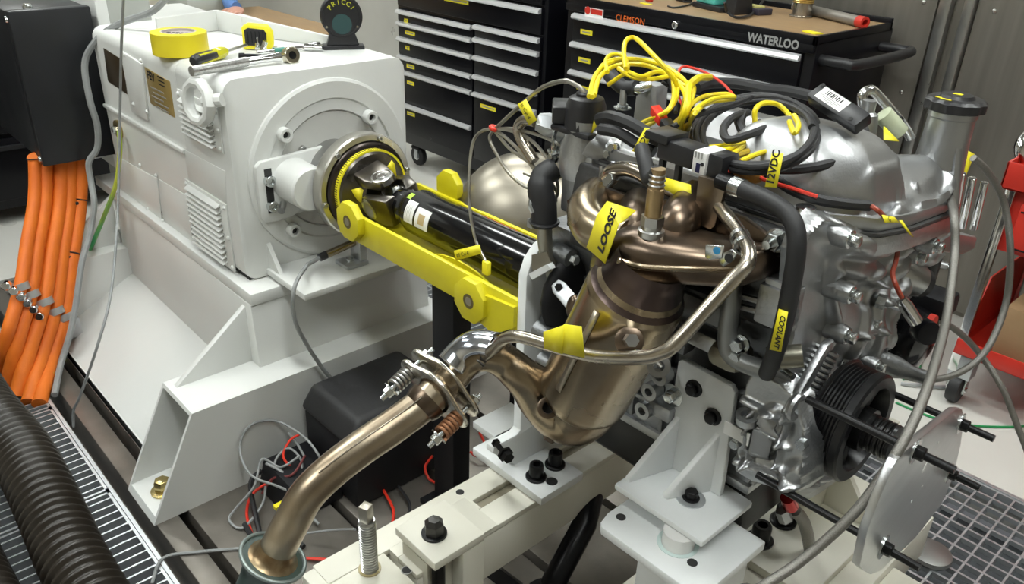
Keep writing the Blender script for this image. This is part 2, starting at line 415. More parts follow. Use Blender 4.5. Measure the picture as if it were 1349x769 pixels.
header=MB().box((X0+.004,YF,CZ[0]+.016),(X1-.004,YF+.016,.897)).build('header',blackg,t,bev=.002)
CB=CZ[1:]+[CZ[2]-.16]
for i,(a,b) in enumerate(zip(CZ,CB)):
    drawer(t,X0+.045,X1-.035,b+.012,a+.012,[(X0+.085,.058,a-.058)],pz=a)
drawer(t,X0+.045,X1-.035,.36,CB[-1]+.008); drawer(t,X0+.045,X1-.035,.165,.352)
# badges on the header
yb=YF-.001
def onchest(px,py): p=pt(px,py,y=yb); return p
p=onchest(771,16); MB().box((p.x,yb-.001,p.z-.010),(p.x+.085,YF,p.z+.018)).build('sticker',paper,header)
MB().lathe((p.x+.012,yb-.001,p.z+.008),(0,-1,0),[(0,.013),(.0008,.013)],16).build('sticker_emblem',redp,header)
MB().box((p.x+.028,yb-.0016,p.z-.002),(p.x+.082,yb-.001,p.z+.016)).build('sticker_band',redp,header)
org_=mat('orange_print',(.85,.16,.02),.5)
p=onchest(811,25); text('CLEMSON',.030,(p.x,yb,p.z-.004),(1,0,0),(0,0,1),org_,header,sx=.95)
p=onchest(890,33); q=MB().lathe((p.x,YF,p.z),(0,-1,0),[(0,.012),(.006,.012),(.008,.009)],18).build('lock',chrome,header)
MB().box((p.x-.0015,YF-.0086,p.z-.005),(p.x+.0015,YF-.008,p.z+.005)).build('keyhole',ink,q)
silv=mat('silver_print',(.5,.5,.5),.35,.6)
p=onchest(985,50); text('WATERLOO',.036,(p.x,yb,p.z-.008),(1,0,0),(0,0,1),silv,header,sx=.86,bold=.0012)
# side push handle
y0,y1=YF+.05,YF+.43; zc=.852
MB().tube(smoothpath([(X1,y0,zc),(X1+.07,y0,zc),(X1+.105,y0+.03,zc),(X1+.105,y1-.03,zc),(X1+.07,y1,zc),(X1,y1,zc)],5),.016,12).build('push_handle',blackp,t)

# ------------------------------------------------------------------ red tool cart
YC=2.25
cx0=pt(1258,455,y=YC).x
t=thing('tool_cart','red steel tool cart with lower tray at the right edge','tool cart',(-.2,2.45,0))
cx1=.25; yd=YC+.42
def zc_(px,py): return pt(px,py,y=YC).z
zt0,zt1=zc_(1256,464),zc_(1258,444)
b=MB(); b.box((cx0,YC,zt0),(cx1,YC+.004,zt1)).box((cx0,yd-.004,zt0),(cx1,yd,zt1)).box((cx0,YC,zt0),(cx0+.004,yd,zt1)).box((cx1-.004,YC,zt0),(cx1,yd,zt1)).box((cx0,YC,zt0),(cx1,yd,zt0+.004))
b.build('lower_tray',redp,t,bev=.0015)
zu0,zu1=zc_(1310,244),zc_(1316,208)
zb0=zc_(1306,330)
for (x,y) in ((cx0+.01,YC+.012),(cx0+.01,yd-.012),(cx1-.01,YC+.012),(cx1-.01,yd-.012)):
    MB().box((x-.012,y-.008,.10),(x+.012,y+.008,zu0)).build('corner_post',chrome,t,bev=.002)
b=MB(); b.box((cx0-.012,YC-.012,zu0),(cx1,YC-.006,zu1)).box((cx0-.012,YC-.012,zu0),(cx0-.006,yd,zu1)).box((cx0-.012,yd-.006,zu0),(cx1,yd,zu1)).box((cx0-.012,YC-.012,zu0),(cx1,yd,zu0+.006))
b.build('upper_tray',redp,t,bev=.0015)
bd=MB().box((cx0+.02,YC+.02,zb0),(cx1,yd-.01,zu0)).build('drawer_case',redp,t,bev=.002)
MB().box((cx0+.045,YC-.002,zb0+.015),(cx1-.03,YC+.022,zu0-.03)).build('drawer',redp,t,bev=.004)
for z in (zu0-.05,zb0+.02): MB().box((cx0+.05,YC-.004,z),(cx1-.04,YC-.001,z+.004)).build('drawer_seam',blackm,t)
MB().tube(smoothpath([(cx0+.0,YC+.06,zu1-.01),(cx0-.015,YC+.06,zu1+.03),(cx0-.01,YC+.12,zu1+.06),(cx0-.01,YC+.30,zu1+.06),(cx0-.015,YC+.36,zu1+.03),(cx0,YC+.36,zu1-.01)],6),.014,12).build('handle',chrome,t)
b=MB().prism([(cx0+.006,YC+.02,zt1),(cx0+.006,yd-.02,zt1),(cx0+.006,yd-.02,zt1+.16),(cx0+.006,YC+.10,zt1+.16)],(.004,0,0)); b.build('side_panel',redp,t)
for p in ((cx0+.03,YC+.03),(cx0+.03,yd-.04),(cx1-.04,YC+.03),(cx1-.04,yd-.04)):
    c=MB().box((p[0]-.03,p[1]-.025,.085),(p[0]+.03,p[1]+.025,zt0)).build('caster',zincd,t,bev=.003)
    MB().cyl((p[0]-.016,p[1],.045),(p[0]+.016,p[1],.045),.045,n=24).build('wheel',rubber,c,bev=.006)
    MB().box((p[0]-.024,p[1]-.014,.035),(p[0]-.019,p[1]+.014,.09)).build('fork_arm',zinc,c); MB().box((p[0]+.019,p[1]-.014,.035),(p[0]+.024,p[1]+.014,.09)).build('fork_arm',zinc,c)
    MB().cyl((p[0]-.028,p[1],.045),(p[0]+.028,p[1],.045),.008,n=10).build('axle',chrome,c)
card=mat('brown_cardboard',(.36,.23,.12),.75,c2=(.32,.2,.1),ns=20)
bx0=pt(1322,420,y=YC+.06).x
zc1=zt0+.16
t=thing('cardboard_box','brown cardboard box in the lower tray of the red cart','box',(bx0+.2,YC+.2,zt0+.004))
MB().box((bx0,YC+.05,zt0+.004),(bx0+.40,YC+.38,zc1)).build('carton',card,t,bev=.002)
MB().box((bx0,YC+.20,zc1),(bx0+.40,YC+.23,zc1+.0008)).build('tape',mat('parcel_tape',(.5,.38,.2),.3),t)
b=MB()
for i in range(6):
    c=V((bx0+.13+.006*random.random(),YC+.16,zc1+.007+.011*i)); R=.10+.02*random.random()
    b.torus(c,(.06*random.uniform(-1,1),.06*random.uniform(-1,1),1),R,.005,36,6)
tag(b.build('cable_coil',braid),'grey cable coiled on the cardboard box in the red cart','cable')
# ================================================================== DYNAMOMETER
DX=-1.65; DY0,DY1=.715,1.175; DZ0,DZ1=.44,.902; AY,AZ=.958,.662
dyn=thing('dynamometer','large white engine dynamometer on a welded white pedestal','dynamometer',(-2.05,.95,0))
shad=mat('dark_gap',(.03,.03,.03),.9)
def rrect(y0,y1,z0,z1,r,x,n=5,corners=(1,1,1,1)):
    P=[]
    for (cy_,cz_,a0),k in zip(((y1-r,z1-r,0),(y0+r,z1-r,90),(y0+r,z0+r,180),(y1-r,z0+r,270)),corners):
        if k:
            for i in range(n+1):
                a=math.radians(a0+90*i/n); P.append((x,cy_+r*math.cos(a),cz_+r*math.sin(a)))
        else:
            P.append((x,y1 if a0 in (0,270) else y0, z1 if a0<180 else z0))
    return P
# housing: rear section and front section
MB().prism(rrect(DY0,DY1,DZ0,DZ1,.03,-2.45),(.55,0,0)).build('housing',white,dyn)
MB().prism(rrect(DY0-.002,DY1+.002,DZ0-.002,DZ1+.002,.032,-1.896),(.246,0,0)).build('end_housing',white,dyn,bev=.002)
MB().box((-2.45,DY0-.008,.682),(-1.905,DY0+.01,.692)).build('side_ledge',white,dyn,bev=.002)
def onside(px,py,y=DY0-.002): return pt(px,py,y=y)
def sideplate(name,pts,mt,th=.004,y=DY0,parent=dyn,bev=.001):
    P=[pt(a,b,y=y) for a,b in pts]
    return MB().prism([(p.x,y,p.z) for p in P],(0,-th,0)).build(name,mt,parent,bev=bev)
def rivets(spots,parent=dyn,r=.006,y=DY0,name='screw',m=None):
    s=None
    for a,b in spots:
        p=pt(a,b,y=y)
        if s is None: s=MB().lathe((p.x,y,p.z),(0,-1,0),[(0,r),(r*.5,r*.8),(r*.8,r*.4)],10).build(name,m or white,parent); p0=V((p.x,y,p.z))
        else: shift(s,V((p.x,y,p.z))-p0,parent)
sideplate('cover_plate',[(161,66),(189,84),(197,158),(176,147)],white,.006)
rivets([(164,72),(186,80),(176,137),(194,147)],y=DY0-.006)
sideplate('dark_nameplate',[(137,63),(162,79),(168,124),(143,107)],mat('dark_brown_plate',(.05,.033,.015),.35,.3),.002)
np_=sideplate('gold_nameplate',[(191,88),(224,107),(231,155),(199,136)],mat('gold_nameplate',(.50,.36,.13),.35,.55,c2=(.44,.31,.10),ns=20),.002)
p=pt(194,99,y=DY0-.0024)
nd=V((1,0,-.02)); text('FEV',.028,(p.x,DY0-.0024,p.z-.007),(1,0,-.02),(0,0,1),ink,np_,sx=1.05,bold=.001)
for i in range(3): MB().box((p.x+.066,DY0-.0028,p.z+.008-.009*i),(p.x+.105,DY0-.0022,p.z+.011-.009*i)).build('print_line',ink,np_)
for i,(a,b) in enumerate(((.01,.09),(.02,.10),(.01,.08),(.02,.105),(.03,.10))):
    z=p.z-.028-.011*i; MB().box((p.x+a,DY0-.0028,z),(p.x+b,DY0-.0022,z+.003)).build('print_line',inkgrey,np_)
# lower covers of the rear section
sideplate('access_cover',[(150,203),(208,235),(216,307),(160,255)],white,.003)
rivets([(185,217),(206,231),(195,275),(215,290)],y=DY0-.003)
sideplate('access_cover',[(209,235),(247,258),(258,338),(218,308)],white,.002)
p=pt(157,170,y=DY0-.001); MB().ring((p.x,DY0,p.z),(0,-1,0),.012,.026,.008,20).build('brass_port',mat('brass',(.55,.42,.18),.3,1),dyn)
MB().cyl((p.x,DY0,p.z),(p.x,DY0-.02,p.z),.010,n=6).build('port_plug',zinc,dyn)
# louvre panels with pressed slats
def louvres(corners,n,top,bot,x0f,x1f,name):
    P=[pt(a,b,y=DY0-.002) for a,b in corners]
    xs=[q.x for q in P]; zs=[q.z for q in P]; xa,xb=min(xs[0],xs[3]),max(xs[1],xs[2]); za,zb=min(zs),max(zs)
    pn=MB().box((xa,DY0-.006,za),(xb,DY0-.002,zb)).build(name,white,dyn,bev=.001)
    s=None
    for i in range(n):
        z=zb-(zb-za)*(top+(bot-top)*i/(n-1)); h=(zb-za)*(bot-top)/(n-1)*.72
        if s is None:
            xl=xa+(xb-xa)*x0f; xr=xa+(xb-xa)*x1f
            s=MB().prism([(xl,DY0-.006,z+h*.5),(xl,DY0-.018,z-h*.28),(xl,DY0-.018,z-h*.42),(xl,DY0-.006,z-h*.1)],(xr-xl,0,0)).build('slat',white,pn,bev=.0012); z0=z
            MB().box((xl+.003,DY0-.0066,z-h*.5),(xr-.003,DY0-.006,z-h*.08)).build('slot',shad,s)
        else: shift(s,(0,0,z-z0),pn)
    for x,z in ((xa+.008,zb-.01),(xb-.008,zb-.01),(xa+.008,za+.01),(xb-.008,za+.01),(xb-.008,(za+zb)/2)):
        MB().lathe((x,DY0-.006,z),(0,-1,0),[(0,.006),(.003,.005),(.005,.002)],10).build('screw',white,pn)
    return pn
louvres([(238,118),(288,142),(291,200),(242,166)],7,.18,.90,.10,.86,'vent_panel')
louvres([(253,240),(300,275),(303,352),(258,318)],11,.08,.92,.08,.86,'vent_panel')
sideplate('side_panel',[(243,196),(298,225),(300,268),(250,235)],white,.003)
# lifting eye: octagonal ring
p=pt(264,134,y=DY0-.03)
MB().torus((p.x,DY0-.034,p.z),(.15,-1,.1),.042,.0125,10,10).build('lifting_eye',white,dyn)
MB().cyl((p.x+.055,DY0-.004,p.z+.012),(p.x+.02,DY0-.03,p.z+.005),.014,n=10).build('eye_shank',white,dyn)
# end face
face=lambda px,py: pt(px,py,x=DX)
e=MB(); e.lathe((DX,AY,.665),(1,0,0),[(0,.214),(.006,.213),(.010,.207),(.010,.170),(.006,.166),(.006,.142),(.0,.139)],64,cap=False); e.build('end_ring',white,dyn,ang=25)
MB().lathe((DX-.002,AY,.665),(1,0,0),[(0,.14),(.004,.138),(.004,.0)],48,cap=False).build('bearing_cover',mat('grey_white_cover',(.60,.60,.57),.45),dyn)
s=None
for a,b in ((370,175),(482,152),(382,300)):
    q=face(a,b)
    if s is None: s=MB().socket((DX+.008,q.y,q.z),(1,0,0),.0165,.02).build('socket_bolt',white,dyn); s0=q; MB().lathe((DX+.017,q.y,q.z),(1,0,0),[(0,.0085),(.0015,.0085)],6).build('hex_recess',shad,s)
    else: shift(s,q-s0,dyn)
for a,b in ((397,196),(451,184)):
    q=face(a,b); MB().socket((DX+.004,q.y,q.z),(1,0,0),.009,.008).build('cover_screw',steel,dyn)
# sensor mounting plate with slots and pick-up housing
pm=MB().prism([(DX+.006,.757,.712),(DX+.006,.757,.592),(DX+.006,.765,.580),(DX+.006,.80,.576),(DX+.006,1.0,.60),(DX+.006,1.03,.735),(DX+.006,.77,.722)],(.016,0,0)).build('sensor_plate',white,dyn,bev=.004)
for z in (.69,.635,.60):
    pass
MB().box((DX+.022,.775,.60),(DX+.0225,.793,.705)).build('slot',shad,pm,bev=.004)
for z in (.678,.618):
    MB().socket((DX+.0222,.784,z),(1,0,0),.013,.014).build('socket_bolt',zinc,pm)
MB().lathe((DX+.02,.843,.668),(1,0,0),[(0,.05),(.085,.05),(.09,.046),(.09,.0)],28,cap=False).build('pickup_housing',white,dyn,ang=30)
MB().cyl((DX+.05,.80,.628),(DX+.075,.78,.622),.008,n=12).build('cable_plug',steel,dyn)
# flywheel ring, hub and yoke flange
hubm=mat('dark_shaft_steel',(.115,.095,.085),.3,.9,c2=(.06,.05,.045),ns=8)
MB().lathe((DX,AY,AZ),(1,0,0),[(0,.075),(.05,.075),(.052,.06),(.10,.06),(.10,.09),(.115,.09)],40).build('shaft_hub',mat('grey_hub_steel',(.35,.35,.34),.35,.9),dyn)
rg=MB().lathe((-1.535,AY,AZ),(1,0,0),[(0,.100),(0,.119),(.004,.121),(.032,.121),(.036,.118),(.036,.106),(.028,.103)],64,cap=False).build('sensor_ring',mat('nickel_ring',(.62,.60,.55),.3,.95),dyn)
for k in range(6):
    a=k*math.pi/3+.35; MB().socket((-1.499,AY+.112*math.sin(a),AZ+.112*math.cos(a)),(1,0,0),.006,.006).build('ring_screw',steel,rg)
for k in range(10):
    a=k*math.pi/5+.1; MB().hexbolt((-1.536,AY+.085*math.sin(a),AZ+.085*math.cos(a)),(-1,0,0),.011,.014).build('hub_bolt',boltb,dyn)
MB().lathe((-1.525,AY,AZ),(1,0,0),[(0,.104),(.030,.104),(.034,.100),(.036,.090)],48).build('flange_disc',hubm,dyn)
# yellow degree tape round the rim with black ticks
deg=MB().ring((-1.4895,AY,AZ),(1,0,0),.0868,.0915,.012,64).build('degree_tape',ytape,dyn)
tk=MB()
for k in range(48):
    a=math.radians(-120+ k*3.4); c,s_=math.cos(a),math.sin(a)
    tk.obox((-1.4845,AY+.0917*s_,AZ+.0917*c),(.005,0,0),(0,.0007*c,-.0007*s_),(0,.0004*s_,.0004*c))
o=tk.build('degree_ticks',ink,deg); o['kind']='stuff'
# foot shelf with speed sensor
shelf=MB().prism([(DX,.765,.442),(-1.475,.765,.442),(-1.475,1.12,.442),(DX,1.12,.442)],(0,0,.016)).build('shelf',white,dyn,bev=.002)
MB().prism([(DX,.772,.458),(-1.60,.772,.458),(DX,.772,.52)],(0,.01,0)).build('shelf_rib',white,dyn)
blk=MB().box((-1.575,.905,.458),(-1.52,.965,.468)).build('sensor_block',zincd,dyn,bev=.002)
MB().box((-1.57,.945,.468),(-1.525,.965,.530)).build('sensor_post',alup,dyn,bev=.003)
MB().lathe((-1.548,.93,.468),(0,0,1),[(0,.010),(.006,.010)],6).build('post_bolt',zinc,dyn)
MB().cyl((-1.548,.865,.500),(-1.548,.95,.512),.009,n=14).build('speed_sensor',mat('brass_sensor',(.5,.42,.28),.25,1),dyn)
MB().cyl((-1.548,.85,.498),(-1.548,.868,.5005),.0095,n=14).build('sensor_boot',blackp,dyn)
# pedestal
ped=MB()
ped.prism([(-2.62,.692,.405),(-1.59,.692,.405),(-1.59,1.198,.405),(-2.62,1.198,.405)],(0,0,.03)); ped.build('pedestal_top',white,dyn,bev=.003)
MB().box((-2.46,DY0+.01,.434),(-1.66,DY1-.01,.444)).build('pedestal_gap',shad,dyn)
# tapered column
MB().hexa([(-2.5,.70,.13),(-1.575,.69,.13),(-1.575,1.19,.13),(-2.5,1.19,.13),(-2.5,.70,.405),(-1.595,.69,.405),(-1.595,1.19,.405),(-2.5,1.19,.405)]).build('pedestal',white,dyn,bev=.002)
# sloping side skirts down to the bedplate
for (ya,yb) in ((.70,.448),(1.19,1.33)):
    s=.012 if ya>yb else -.012
    MB().hexa([(-2.5,ya,.13),(-1.67,ya,.13),(-1.67,ya,.16),(-2.5,ya,.16),(-2.5,yb,.0),(-1.67,yb,.0),(-1.67,yb,.028),(-2.5,yb,.028)]).build('skirt',white,dyn,bev=.001)
    MB().box((-2.5,min(ya,yb)-.0 if ya>yb else yb-.03,.0),(-1.67,(yb+.03) if ya>yb else yb,.03)).build('foot_rail',white,dyn)
# hollow outrigger boxes with slanted open ends
def outrigger(x0,x1,sgn,h=.245,t=.008,reach=1.0):
    yi=.955; yo_b=.955-sgn*.585*reach; yo_t=.955-sgn*(.585*reach-.122)
    def slab(xa,xb,za,zb,ytop,ybot): 
        return MB().hexa([(xa,yi,za),(xb,yi,za),(xb,ybot,za),(xa,ybot,za),(xa,yi,zb),(xb,yi,zb),(xb,ytop,zb),(xa,ytop,zb)])
    f=lambda z: yo_b+(yo_t-yo_b)*z/h
    r=slab(x0,x0+t,0,h,yo_t,yo_b).build('outrigger_wall',white,dyn)
    slab(x1-t,x1,0,h,yo_t,yo_b).build('outrigger_wall',white,dyn)
    slab(x0+t,x1-t,h-t,h,yo_t,f(h-t)).build('outrigger_top',white,dyn)
    slab(x0+t,x1-t,0,t*2,f(t*2),yo_b).build('outrigger_floor',white,dyn)
    b=V(((x0+x1)/2,yo_b+sgn*.055,t*2))
    q=MB().hexbolt(b,(0,0,1),.019,.028,.028).build('anchor_bolt',mat('yellow_zinc',(.62,.50,.22),.25,.95),dyn,bev=.001)
outrigger(-1.665,-1.507,1); outrigger(-2.62,-2.46,1); outrigger(-1.665,-1.507,-1,reach=.66)
# triangular gussets standing on the outriggers
for x in (-1.64,-2.53):
    MB().prism([(x,.70,.40),(x,.70,.24),(x,.50,.24)],(.016,0,0)).build('gusset',white,dyn,bev=.002)
MB().prism([(-1.64,1.19,.36),(-1.64,1.19,.24),(-1.64,1.22,.24)],(.016,0,0)).build('gusset',white,dyn,bev=.002)
# rear terminal hood, its lid edge and the column behind
chain=[pt(205,24,z=.950),pt(285,13,z=.955),pt(320,21,z=.952),pt(446,50,z=.925)]
for i in range(3):
    p,q=chain[i],chain[i+1]; n_=V((-(q-p).y,(q-p).x,0)).normalized()*.005
    MB().hexa([V((p.x,p.y,.903))-n_,V((q.x,q.y,.903))-n_,V((q.x,q.y,.903))+n_,V((p.x,p.y,.903))+n_,p-n_,q-n_,q+n_,p+n_]).build('rear_rim_panel',white,dyn,bev=.001)
MB().box((-2.9,DY0+.05,.44),(-2.452,DY1-.02,.88)).build('rear_housing',white,dyn,bev=.01)
MB().box((-2.80,.79,.3),(-2.60,.935,2.2)).build('rear_column',mat('grey_column',(.42,.43,.40),.5),dyn)
MB().box((-2.9,.752,.45),(-2.50,.785,1.05)).build('rear_frame',white,dyn,bev=.006)
top1=MB().box((-1.885,.76,.902),(-1.665,1.10,.9035)).build('top_plate',white,dyn,bev=.0006)
MB().box((-1.885,1.11,.902),(-1.665,1.155,.9035)).build('top_plate',white,dyn)
for x,y in ((-1.69,.78),(-1.69,.93),(-1.69,1.08),(-1.69,1.14),(-1.84,.78),(-1.84,1.08)):
    MB().lathe((x,y,.9035),(0,0,1),[(0,.008),(.002,.007)],10).build('top_screw',white,dyn)
# ================================================================== DRIVE SHAFT
yokem=mat('yoke_steel',(.20,.185,.165),.3,.95,c2=(.10,.09,.08),ns=10)
sh=thing('drive_shaft','glossy black cardan drive shaft with universal joint in the yellow guard','drive shaft',(-1.1,AY,AZ-.05))
fm=MB().lathe((-1.489,AY,AZ),(1,0,0),[(0,.0865),(.012,.0865),(.016,.082),(.018,.06),(.03,.045),(.045,.04)],48).build('flange',yokem,sh)
for k in range(8):
    a=k*math.pi/4+.4; MB().lathe((-1.4765,AY+.068*math.sin(a),AZ+.068*math.cos(a)),(1,0,0),[(0,.0075),(.0032,.0075),(.0032,.0055),(.0005,.005)],12).build('bolt_hole',shad,fm)
xc=-1.415
rot=math.radians(18)
up_=V((0,-math.sin(rot),math.cos(rot))); sd=V((0,math.cos(rot),math.sin(rot))); ax=V((1,0,0)); cc=V((xc,AY,AZ))
for s in (1,-1):
    a=cc+up_*s*.046
    MB().loft([[cc+V((-.062,0,0))+up_*s*.05+sd*q*.036+up_*s*r for q,r in ((-1,-.018),(1,-.018),(1,.012),(-1,.012))],
               [a+V((-.02,0,0))+sd*q*.034+up_*s*r for q,r in ((-1,-.014),(1,-.014),(1,.010),(-1,.010))],
               [a+V((.022,0,0))+sd*q*.022+up_*s*r for q,r in ((-1,-.012),(1,-.012),(1,.008),(-1,.008))]]).build('yoke_ear',yokem,sh,bev=.006)
    q=MB().lathe(a-up_*s*.005,up_*s,[(0,.026),(.014,.026),(.016,.022),(.014,.02),(.014,.0)],24,cap=False).build('bearing_cap',steel,sh)
    MB().torus(a+up_*s*.0095,up_*s,.010,.0018,18,6).build('circlip',steel,q)
    b=cc+sd*s*.046
    MB().loft([[cc+V((.062,0,0))+sd*s*.03+up_*q*.034+sd*s*r for q,r in ((-1,-.018),(1,-.018),(1,.014),(-1,.014))],
               [b+V((.02,0,0))+up_*q*.034+sd*s*r for q,r in ((-1,-.014),(1,-.014),(1,.010),(-1,.010))],
               [b+V((-.024,0,0))+up_*q*.022+sd*s*r for q,r in ((-1,-.012),(1,-.012),(1,.008),(-1,.008))]]).build('yoke_ear',yokem,sh,bev=.006)
    MB().lathe(b-sd*s*.004,sd*s,[(0,.025),(.014,.025),(.016,.021),(.014,.019),(.014,.0)],24,cap=False).build('bearing_cap',steel,sh)
MB().cyl(cc-up_*.045,cc+up_*.045,.014,n=14).cyl(cc-sd*.045,cc+sd*.045,.014,n=14).build('cross',steel,sh)
tb=MB().lathe((-1.372,AY,AZ),(1,0,0),[(0,.03),(.02,.034),(.035,.034),(.038,.041),(.055,.042),(.07,.0485),(.44,.0485),(.46,.046)],48).build('shaft_tube',blackl,sh)
# stickers wrapped on the tube
def wrap(x0,x1,a0,a1,m_,name,r=.0489):
    rings=[]
    for i in range(9):
        a=math.radians(a0+(a1-a0)*i/8); rings.append([(x0,AY+r*math.sin(a),AZ+r*math.cos(a)),(x1,AY+r*math.sin(a),AZ+r*math.cos(a))])
    q=MB(); q.loft(rings,cap=False,closed=False); return q.build(name,m_,tb)
wrap(-1.292,-1.262,-95,-38,paper,'sticker'); wrap(-1.256,-1.212,-95,-45,paper,'sticker')
for i in range(4): wrap(-1.288+.005*i,-1.287+.005*i,-90,-50,inkgrey,'print_line',.0491)
wrap(-1.245,-1.225,-85,-60,mat('tan_print',(.5,.38,.2),.6),'print_block',.0492)
wrap(-1.305,-1.292,-38,-20,mat('lime_dot',(.45,.75,.05),.5),'green_dot'); wrap(-1.12,-1.02,20,29,redw,'red_mark')
# yellow tape flags on the flange
def flag(name,P,label,w=None,m_=ytape,group='yellow tape flags on the flange'):
    q=MB(); q.loft(P,cap=False,closed=False); o=q.build(name,m_)
    md=o.modifiers.new('thick','SOLIDIFY'); md.thickness=.0012; md.offset=0
    return tag(o,label,'tape',group)
X=-1.468
flag('tape_flag',[[pt(510,229,x=X),pt(524,236,x=X)],[pt(507,224,x=X+.008),pt(522,228,x=X+.012)],[pt(516,211,x=X+.012),pt(520,216,x=X+.018)]],'yellow tape flag stuck beside the bearing cap of the flange')
flag('tape_flag',[[pt(463,250,x=X),pt(469,262,x=X)],[pt(474,247,x=X+.012),pt(474,266,x=X+.01)],[pt(484,254,x=X+.02),pt(483,268,x=X+.018)]],'yellow tape flag on the lower left of the flange')

# ================================================================== GUARD
gd=thing('shaft_guard','yellow painted open steel guard cradle under the drive shaft','guard',(-1.15,.965,.585))
def beam(x0,x1,y0,y1,z0,z1,nm):
    return MB().box((x0,y0,z0),(x1,y1,z1)).build(nm,yellow,gd,bev=.0015)
beam(-1.455,-.865,.853,.863,.592,.655,'side_rail'); beam(-1.475,-.98,1.075,1.085,.592,.652,'side_rail')
MB().box((-1.455,.863,.585),(-.865,1.085,.593)).build('floor_plate',yellow,gd,bev=.001)
for x in (-1.36,-1.27,-1.15,-1.02,-.93):
    MB().prism([(x,.863,.593),(x,.895,.593),(x,.863,.652)],(.006,0,0)).build('rib',yellow,gd)
    MB().prism([(x,1.075,.593),(x,1.045,.593),(x,1.075,.650)],(.006,0,0)).build('rib',yellow,gd)
def lug(cx_,y,cz_,r,s):
    P=[(cx_+r*math.cos(math.radians(a)),y,cz_+r*math.sin(math.radians(a))) for a in (22,67,112,157,202,247,292,337)]
    q=MB().prism(P,(0,.018*s,0)).build('lug',yellow,gd,bev=.0012)
    MB().ring((cx_,y-.0006*s,cz_),(0,s,0),.009,.0145,.002,16).build('worn_hole',mat('worn_hole_rim',(.16,.13,.05),.5,.4),q)
    MB().cyl((cx_,y-.0008*s,cz_),(cx_,y+.0105*s,cz_),.0085,n=14).build('hole_bush',mat('hole_bush',(.3,.27,.2),.5,.3),q)
p=pt(462,291,y=.845); lug(p.x,.836,p.z,.044,1)
p=pt(622,395,y=.845); lug(p.x,.836,p.z,.044,1)
MB().prism([(p.x-.01,.845,p.z-.03),(p.x+.06,.845,p.z-.045),(p.x+.11,.845,p.z-.01),(p.x+.11,.845,p.z+.03),(p.x,.845,p.z+.02)],(0,.009,0)).build('lug_web',yellow,gd)
p=pt(592,246,y=1.09); lug(p.x,1.10,p.z,.040,-1)
# black floor posts under the guard
t=thing('support_post','black steel floor post carrying the yellow shaft guard','post',(-1.12,.91,0))
MB().box((-1.165,.882,.012),(-1.095,.93,.584)).build('column',blackm,t,bev=.004)
MB().box((-1.19,.86,0),(-1.07,.95,.012)).build('base_plate',blackm,t)
MB_=MB().box((-1.02,.88,.555),(-.90,1.05,.585)); tag(MB_.build('guard_crossbar',mat('dark_brown_bar',(.05,.04,.03),.5)),'dark crossbar bolted beneath the yellow guard next to the engine','bar')
# oval shield lying in the guard
q=MB(); c=V((-1.085,.90,.60)); P=[c+V((.115*math.cos(k*math.pi/14),.018+.0*k,.045*math.sin(k*math.pi/14)+.0)) for k in range(28)]
q.prism([(a.x,.89,a.z+.0) for a in P],(0,.004,0)); o=q.build('oval_plate',yellow,gd)
# ================================================================== ENGINE TEST FRAME
ZT=.30
BX0,BX1=-.908,-.782
def hole(parent,x,y,z,r,n=16,name='bolt_hole'): return MB().lathe((x,y,z-.0004),(0,0,1),[(0,r),(.0009,r)],n).build(name,shad,parent)
def sock(parent,x,y,z,r,h,m_=boltb):
    w=MB().lathe((x,y,z),(0,0,1),[(0,r*1.45),(h*.14,r*1.45),(h*.2,r*1.3)],20).build('washer',m_,parent)
    b=MB().socket((x,y,z+h*.15),(0,0,1),r,h).build('socket_bolt',m_,parent)
    MB().lathe((x,y,z+h*.6),(0,0,1),[(0,r*.52),(.001,r*.52)],6).build('hex_recess',shad,b)
fr=thing('test_frame','cream painted rear cross beam of the engine test frame with slotted top','frame',(-.85,.9,0))
# cross beam with a long slot: two side strips and end pieces
ys0,ys1=.715,.76
def topz(px,py): return pt(px,py,z=ZT)
b=MB().box((BX0,.555,ZT-.11),(BX1,1.55,ZT-.012)).build('beam_box',cream,fr,bev=.004)
sx0,sx1=-.858,-.834
top=MB()
top.box((BX0,.44,ZT-.012),(sx0,1.55,ZT)); top.build('top_strip',cream,fr,bev=.002)
MB().box((sx1,.555,ZT-.012),(BX1,1.55,ZT)).build('top_strip',cream,fr,bev=.002)
MB().box((sx0,.555,ZT-.012),(sx1,.735,ZT)).build('top_strip',cream,fr)
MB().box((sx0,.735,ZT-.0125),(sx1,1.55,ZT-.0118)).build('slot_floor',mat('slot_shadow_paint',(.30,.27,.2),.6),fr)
# raised wear plate beside the slot
MB().box((-.872,.60,ZT),(BX1+.001,.728,ZT+.003)).build('wear_plate',cream,fr,bev=.001)
for a,bb in ((606,648),):
    p=topz(a,bb); hole(fr,p.x,p.y,ZT,.0075)
for x in (-.87,-.80):
    MB().box((x-.03,1.40,0),(x+.03,1.46,ZT-.11)).build('leg',cream,fr)
# end block plate with jacking screw
ep=MB().box((-.905,.418,ZT-.045),(-.715,.545,ZT-.002)).build('end_plate',cream,fr,bev=.003)
for a,bb in ((437,747),(517,698),(536,750)):
    p=topz(a,bb); h=hole(ep,p.x,p.y,ZT-.0016,.008); MB().ring((p.x,p.y,ZT-.0018),(0,0,1),.008,.0095,.0012,16).build('hole_rim',inkgrey,h)
MB().box((-.90,.43,0),(-.73,.535,ZT-.045)).build('end_post',cream,fr,bev=.003)
